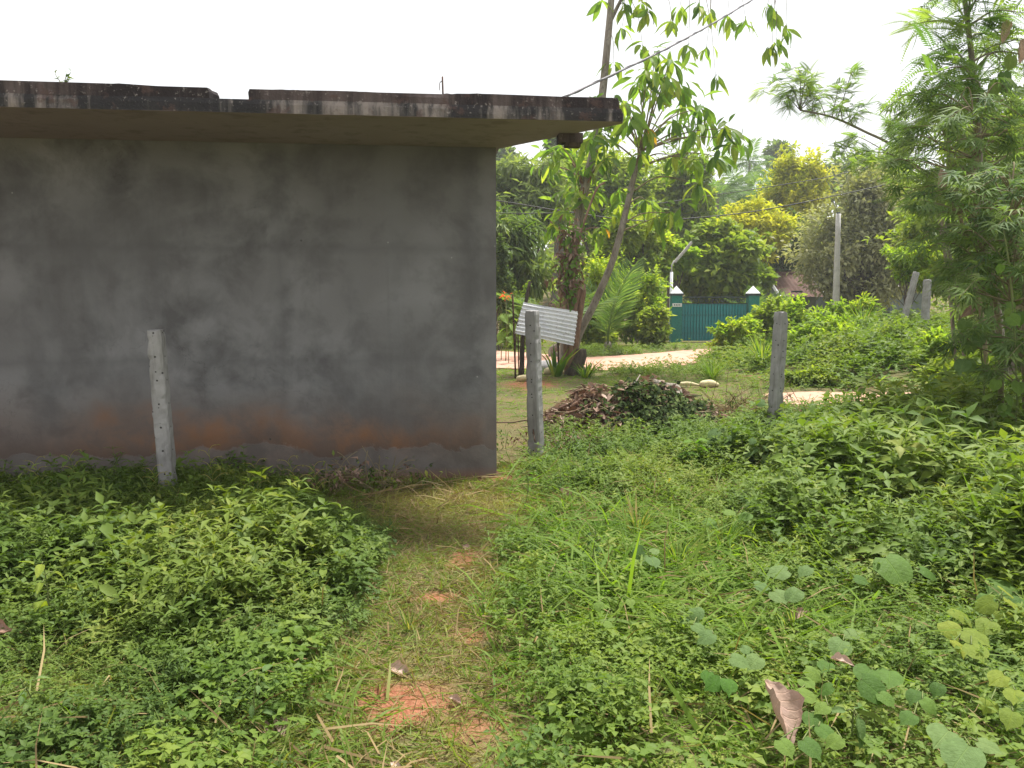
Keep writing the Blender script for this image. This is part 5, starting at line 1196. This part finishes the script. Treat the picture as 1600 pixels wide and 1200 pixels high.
for k, (px, py, h, s, n, sh, lab) in enumerate([
        (1478, 735, .72, .26, 13, 'ov', 'tall weed with large pointed leaves below the thicket'), (1430, 720, .62, .20, 11, 'ov', 'weed with long arching light leaves next to the dirt path'),
        (1545, 760, .55, .17, 12, 'ov', 'leafy weed standing under the broad vine leaves'), (1360, 735, .45, .15, 10, 'ov', 'weed with bluish green leaves near the dark dead leaf'),
        (1385, 800, .34, .15, 10, 'ov', 'low weed with glossy pointed leaves in a rosette'), (1300, 760, .30, .11, 9, 'ov', 'small weed amid yellow green ground cover'),
        (1085, 740, .30, .14, 12, 'heart', 'bright green creeping weed at the foot of the cuttings'), (1130, 735, .36, .14, 12, 'heart', 'bright green creeper with heart leaves left of the pale post'),
        (1185, 745, .34, .15, 12, 'heart', 'heart leaved creeper crowding the foot of the pale post'), (1235, 750, .38, .14, 10, 'heart', 'heart leaved creeper right of the pale post'),
        (1205, 700, .45, .16, 8, 'heart', 'creeper climbing up the pale post'), (1050, 700, .22, .13, 9, 'heart', 'creeper leaves beside the reddish board'),
        (1010, 905, .16, .11, 5, 'heart', 'lone cluster of grey green heart leaves amid the grass'), (75, 990, .34, .12, 9, 'ov', 'lime green weed standing out from the dark weeds'),
        (405, 1140, .20, .085, 7, 'ov', 'small yellow green seedling beside a pale dry leaf'), (1590, 850, .35, .17, 8, 'heart', 'dark broad leaved creeper under the thicket edge'),
        (1440, 850, .30, .12, 10, 'ov', 'pale leaved weed among darker ground cover'), (1560, 1000, .22, .12, 7, 'heart', 'creeper with yellow green upper leaves'),
        (925, 760, .24, .075, 14, 'ov', 'dark bushy weed beside the path below the middle post'), (870, 775, .22, .07, 12, 'ov', 'small bushy weed behind the curled brown leaf'),
        (820, 790, .26, .06, 14, 'ov', 'bright small weed at the edge of the path'), (930, 900, .24, .07, 14, 'ov', 'dark green bushy weed right of the path'),
        (40, 1130, .16, .09, 8, 'ov', 'pale green herb in the near corner of the weeds'), (1330, 1190, .16, .10, 8, 'ov', 'pale green herb beside the big crumpled leaf')]):
    weed(px, py, h, s, n, lab, 300 + k, shape=sh, m=pick(lab))
def lowplant(c, leaves, label, seed, z=.15):
    g_ = np.random.default_rng(seed); b_ = gp(*c); b_[2] = float(ground_z(b_[0], b_[1])); root = empty('heart_leaf_creeper', b_); tag(root, label, 'creeper', 'heart leaf creepers')
    ms_ = MB()
    for (px, py, w) in leaves:
        zz = z + float(ground_z(*gp(px, py, z)[:2])) + .05 * g_.random(); p = gp(px, py, zz) - b_; s = .92 * w * np.linalg.norm(gp(px, py, zz) - EYE) / FPX
        d = np.array([g_.normal(), -.9 + .5 * g_.normal(), -.15]); d = unit(d); nr = np.array([.15 * g_.normal(), -.35, 1.])
        q = p - d * s * .45; tube(ms_, spline([(0, 0, -.02), q * [.5, .5, .75], q], 4), .0025, 4)
        obj('leaf', leaf_me('heart', pick(label), int(g_.integers(4))), root, mat4(q, frames(d[None], nr[None])[0], s))
    ms_.build('stem', M['stem'], root)
for k, (c, lv, lab) in enumerate([
        ((1225, 945), [(1217, 893, 34), (1217, 930, 30), (1240, 927, 30), (1190, 915, 26), (1258, 890, 24)], 'creeper with grey green round leaves over lush grass'),
        ((1400, 910), [(1398, 886, 56), (1450, 893, 26), (1345, 905, 22)], 'creeper with one very wide veined leaf'),
        ((1565, 940), [(1568, 917, 46), (1540, 935, 24), (1592, 940, 26)], 'creeper with a round leaf beside the dark thicket edge'),
        ((1515, 1010), [(1523, 994, 40), (1543, 976, 32), (1500, 958, 32), (1485, 980, 32), (1526, 1016, 34), (1500, 1008, 26)], 'creeper with stacked yellowish heart leaves'),
        ((1370, 1085), [(1354, 1054, 40), (1366, 1076, 46), (1390, 1057, 38), (1385, 1090, 26)], 'creeper with three broad overlapping leaves'),
        ((1165, 1045), [(1155, 1031, 30), (1180, 1032, 30), (1168, 1015, 22)], 'creeper with paired pale heart leaves left of the crumpled leaf'),
        ((1275, 1100), [(1290, 1040, 26), (1270, 1050, 26), (1261, 1066, 26), (1261, 1086, 30), (1290, 1075, 24), (1285, 1105, 24)], 'creeper with a ladder of small leaves beside the crumpled leaf'),
        ((1285, 1160), [(1270, 1124, 30), (1290, 1143, 28), (1305, 1157, 26), (1227, 1165, 30), (1267, 1166, 34)], 'creeper with heart leaves below the crumpled leaf'),
        ((1490, 1185), [(1474, 1150, 46), (1503, 1178, 56), (1545, 1165, 30)], 'creeper with bluish broad leaves in the near right weeds'),
        ((1320, 1020), [(1313, 1008, 36), (1330, 990, 24)], 'creeper with one upright grey green leaf'),
        ((1095, 985), [(1088, 957, 26), (1091, 980, 22), (1104, 994, 30), (1070, 968, 18)], 'creeper with pale blue green leaves in the grass'),
        ((1120, 1090), [(1115, 1068, 30), (1140, 1068, 28), (1105, 1055, 22)], 'creeper with light green leaves lying in the open grass'),
        ((960, 960), [(935, 945, 18), (985, 940, 16), (950, 975, 16)], 'creeper with scattered small leaves by the footpath grass'),
        ((1440, 1110), [(1430, 1085, 26), (1452, 1100, 24), (1420, 1120, 26), (1465, 1075, 22)], 'creeper with small leaves among fine foliage'),
        ((1565, 1090), [(1560, 1060, 30), (1585, 1085, 28), (1545, 1100, 26), (1580, 1120, 30)], 'creeper with many leaves below the stacked yellowish one'),
        ((1150, 820), [(1140, 800, 22), (1165, 805, 22), (1110, 815, 24), (1180, 790, 20)], 'creeper with upright leaves in the tall lush grass')]):
    lowplant(c, lv, lab, 400 + k)
# grass tufts
def tuft(px, py, h, n, label, seed, m='grass_l', spread=.95, w=.03):
    g_ = np.random.default_rng(seed); b_ = gp(px, py); b_[2] = float(ground_z(b_[0], b_[1])); mb_ = MB(); a = g_.random(n) * 6.28; r_ = spread * g_.random(n)
    d = np.stack([np.cos(a) * r_, np.sin(a) * r_, np.ones(n)], 1); P = np.stack([np.cos(a), np.sin(a), 0 * a], 1) * (.12 * h * g_.random((n, 1))) - [0, 0, .02]
    mb_.scatter(blade(w, .45), P, frames(d, -np.stack([np.cos(a), np.sin(a), 0 * a], 1) + [0, 0, .05]), h * g_.uniform(.6, 1.1, n), g_.random(n), keep=0)
    o_ = mb_.build('grass_tuft', M[m], None, True, b_); tag(o_, label, 'grass tuft', 'grass tufts'); return o_
tuft(1190, 584, .80, 160, 'tuft of long arching grass below the bush by the gate', 1); tuft(1112, 592, .55, 130, 'green grass tuft at the end of the road', 2)
tuft(1345, 560, .95, 170, 'tall pale grass tuft on the middle of the bank', 3); tuft(1385, 545, 1.0, 150, 'tall grass tuft high on the bank', 4)
tuft(995, 835, .32, 60, 'upright yellow green grass tuft in the lit weeds', 5, 'grass', .4); tuft(1130, 860, .30, 80, 'lush grass tuft right of the upright one', 6)
tuft(1060, 880, .26, 70, 'spreading grass tuft by the grey green leaf cluster', 7); tuft(755, 960, .18, 60, 'grass tuft at the right edge of the footpath', 8)
tuft(950, 1150, .17, 60, 'short grass tuft in the near grass', 9); tuft(1010, 1110, .18, 60, 'short straw tipped tuft in the near grass', 10, 'grass')
tuft(1240, 990, .2, 60, 'grass tuft between creepers', 11); tuft(915, 590, .5, 40, 'long leaf tuft at the foot of the stems', 12, 'grass_l', .7, .09)
tuft(868, 588, .75, 14, 'broad blade plant in front of the cut stems', 13, 'grass_l', .3, .13); tuft(640, 980, .16, 50, 'low tuft on the left edge of the footpath', 14, 'grass')
# canna-like plants beside the corner
for k, (px, py, h) in enumerate(((783, 560, 1.5), (795, 565, 1.3), (812, 560, 1.2))):
    weed(px, py + 4, h, .55, 9, ('broad upright plant against the wall corner', 'broad upright plant with a red flower by the corner', 'broad leaved plant behind the iron stakes')[k], 500 + k, spread=.15, group='upright garden plants', name='garden_plant')
b_ = at(790, 463, 19.5); fl = MB(); foliage(fl, np.random.default_rng(3), np.zeros((1, 3)), .07, 24, HI[0], .11, 0, .3); M['petal'] = leaf_mat('red_petal', [(.6, .06, .03), (.75, .12, .06)], .3)
fo = empty('red_flower', (b_[0], b_[1], 0)); tag(fo, 'red flower on a thin stalk by the wall corner', 'flower'); o_ = fl.build('petals', M['petal'], fo, True, (0, 0, b_[2])); mb = MB(); tube(mb, [(0, 0, -.05), (.03, 0, b_[2] * .6), (0, 0, b_[2])], .012, 5); mb.build('stalk', M['stem'], fo)
# leggy herbs rising out of the weeds below the wall
for k in range(16):
    gk = np.random.default_rng(700 + k); px_ = 10 + k * 30 + gk.uniform(-14, 14); b_ = gp(px_, gk.uniform(790, 815))
    sprig('leggy_herb', (b_[0], b_[1], 0.0), gk.uniform(.22, .34), 3, MD if k % 3 else MDN, .06, 'herb', ('leggy herb sticking up from the weeds left of the leaning post' if px_ < 240 else 'leggy herb sticking up from the weeds between the leaning post and the brush'), 'herb', 'leggy herbs along the wall', .4, seed=700 + k)
for k, (px_, py_, h_) in enumerate(((1300, 730, .5), (1345, 715, .55), (1400, 740, .6), (1455, 760, .55), (1520, 745, .65), (1560, 770, .6), (1260, 800, .35), (1500, 820, .4), (1420, 800, .42), (1580, 820, .5))):
    b_ = gp(px_, py_); sprig('leggy_herb', (b_[0], b_[1], float(ground_z(b_[0], b_[1]))), h_, 6, MD, .085, 'herb_r', ('tall leafy herb in the weeds between the pale post and the thicket' if px_ < 1440 else 'tall leafy herb in the weeds under the thicket edge'), 'herb', 'tall herbs below the thicket', .5, seed=720 + k)
# seeding grass heads against the wall
def seedhead(px, py_b, px_t, py_t, label, seed, dry=True, Yo=0.):
    g_ = np.random.default_rng(seed); b_ = gp(px, py_b); b_[2] = 0; t_ = at(px_t, py_t, b_[1]) - b_; mb_ = MB(); P = spline([(0, 0, 0), t_ * .5 + [.01, 0, 0], t_], 6); tube(mb_, P, np.linspace(.0035, .0015, len(P)), 4, .5)
    for k in range(7):
        u = .55 + .45 * k / 6; p = P[int(u * (len(P) - 1))]; s_ = (-1) ** k; q = p + np.array([s_ * .07, .02 * g_.normal(), .05]) * (1.1 - .5 * (u - .5)); tube(mb_, spline([p, (p + q) / 2 + [0, 0, .015], q], 3), .0022, 4, .8)
        n_ = 3; mb_.scatter(MDN, np.tile(q, (n_, 1)), frames(np.stack([np.full(n_, s_ * .8), .4 * g_.normal(size=n_), .2 * g_.normal(size=n_)], 1), np.tile([[0, 0, 1.]], (n_, 1))), np.full(n_, .035), np.full(n_, .8))
    o_ = mb_.build('seeding_grass', M['grass'], None, True, b_); tag(o_, label, 'grass stalk', 'seeding grass stalks')
seedhead(128, 800, 110, 712, 'branched pale grass head against the wall', 1); seedhead(66, 800, 55, 722, 'leafy grass head near a branched one at the wall', 2); seedhead(335, 800, 326, 704, 'thin stalk right of the leaning post', 3)
seedhead(250, 800, 238, 735, 'short stalk touching the leaning post', 4); seedhead(480, 800, 450, 720, 'slanted dry stalk beside the brush at the wall foot', 5); seedhead(495, 800, 490, 730, 'upright dry stalk in front of the brush', 6); seedhead(395, 800, 400, 725, 'leafy stalk between the post and the brush', 7)
# dead brush at the foot of the wall and right of the heap
def brush(px, py, rx, ry, hgt, n, label, seed, green=14, dryn=8, tm='twig', L0=.15, L1=.36):
    b_ = gp(px, py); br = empty('dead_brush', (b_[0], b_[1], 0)); tag(br, label, 'brush'); g = np.random.default_rng(seed); mb, ml = MB(), MB()
    for k in range(n):
        p = np.array([g.normal() * rx, g.normal() * ry, .02 + .3 * hgt * g.random()]); d = unit(g.normal(size=3) * [1, .6, .45] + [0, 0, .35]); L = g.uniform(L0, L1)
        tube(mb, spline([p, p + d * L * .5 + g.normal(size=3) * .025 + [0, 0, .03], p + d * L], 3), .003, 4, g.random(), cap=False)
    tag(mb.build('twigs', M[tm], br), kind='stuff')
    foliage(ml, g, np.stack([g.normal(size=green) * rx, g.normal(size=green) * ry * .8, .05 + hgt * g.random(green)], 1), .10, 26, MD, .05, .6, .3); tag(ml.build('foliage', M['herb'], br), kind='stuff')
    ml = MB(); foliage(ml, g, np.stack([g.normal(size=dryn) * rx, g.normal(size=dryn) * ry * .8, .05 + .8 * hgt * g.random(dryn)], 1), .10, 16, leaf_md(.5, .25, .4), .05, .6, .3); tag(ml.build('dead_leaves', M['dry'], br), kind='stuff')
brush(560, 768, .28, .10, .10, 80, 'pile of dead brush lying against the foot of the wall', 600)
brush(1165, 650, .34, .30, .16, 170, 'tangle of dry grey stems between the heap and the pale post', 601, 8, 6, 'straw', .2, .55)
brush(885, 705, .25, .12, .06, 60, 'scatter of dry twigs on the grass right of the middle post', 602, 4, 10, 'twig')
# fallen leaves
for k, (px, py, s, d, nr, lab) in enumerate([
        (1196, 1062, .26, (.25, -1, -.35), (.3, -.45, .8), 'big crumpled pinkish dead leaf lying in the near weeds'), (608, 1040, .13, (.9, -.5, -.1), (0, -.5, 1), 'reddish curled leaf on the bare soil of the footpath'),
        (722, 853, .12, (.6, -.8, -.1), (.3, -.2, 1), 'pale dry leaf on the footpath'), (875, 765, .13, (.8, -.3, -.3), (0, -.6, .6), 'curled brown leaf in the grass right of the path'),
        (1310, 672, .22, (.5, -.3, -.6), (.2, -.8, .4), 'dark dead leaf standing in the weeds below the dirt path'), (18, 985, .20, (-.9, -.4, .1), (0, -.5, 1), 'brown dead leaf at the far left of the weeds'),
        (400, 1135, .10, (.8, -.3, 0), (0, -.3, 1), 'pale dry leaf beside the yellow green seedling'), (435, 1125, .10, (.4, -.8, 0), (.2, -.3, 1), 'small pale dry leaf just past the seedling'),
        (765, 742, .14, (.9, -.2, 0), (0, -.6, 1), 'greyish dead leaf on the red soil at the wall corner'), (1298, 1028, .09, (.7, -.4, .1), (0, -.4, 1), 'small pinkish leaf behind a grey green creeper leaf'),
        (480, 930, .09, (.2, -.6, -.4), (0, -.6, .6), 'little shrivelled leaf in the dark weeds'), (1258, 955, .10, (-.5, -.5, 0), (0, -.4, 1), 'brown leaf scrap under the grey green creeper'),
        (700, 1090, .07, (.8, -.3, 0), (0, -.3, 1), 'tiny pale leaf scrap on the footpath'), (615, 1190, .07, (.3, -.7, 0), (0, -.4, 1), 'yellowish leaf scrap on the near footpath')]):
    zz = .015 if px < 800 and k not in (5,) else .08; s *= .85
    if k in (0, 4, 9): zz = .21
    dead(px, py, 0, s, lab, k, d, nr, z=zz)
mb = MB(); foliage(mb, np.random.default_rng(9), np.zeros((1, 3)), .012, 12, leaf_md(.5), .022, 0, .3); M['yflower'] = leaf_mat('yellow_petal', [(.75, .5, .02), (.8, .6, .05)], .3)
tag(mb.build('yellow_flower', M['yflower'], None, True, gp(1045, 751, .16)), 'tiny yellow flower among the grass before the creepers', 'flower')

# ------------------------------------------------------------------ the humid air
hm, ht, ho = nt('humid_air'); pv = ht.nodes.new('ShaderNodeVolumePrincipled'); pv.inputs['Color'].default_value = (.94, .97, 1, 1); pv.inputs['Density'].default_value = .0009; pv.inputs['Anisotropy'].default_value = .3
ht.links.new(pv.outputs[0], ho.inputs['Volume'])
mb = MB(); box(mb, (-300, -40, -2.5), (300, 300, 24)); tag(mb.build('haze', hm, None, False), 'thin pale humid haze in the air', 'haze', kind='stuff')
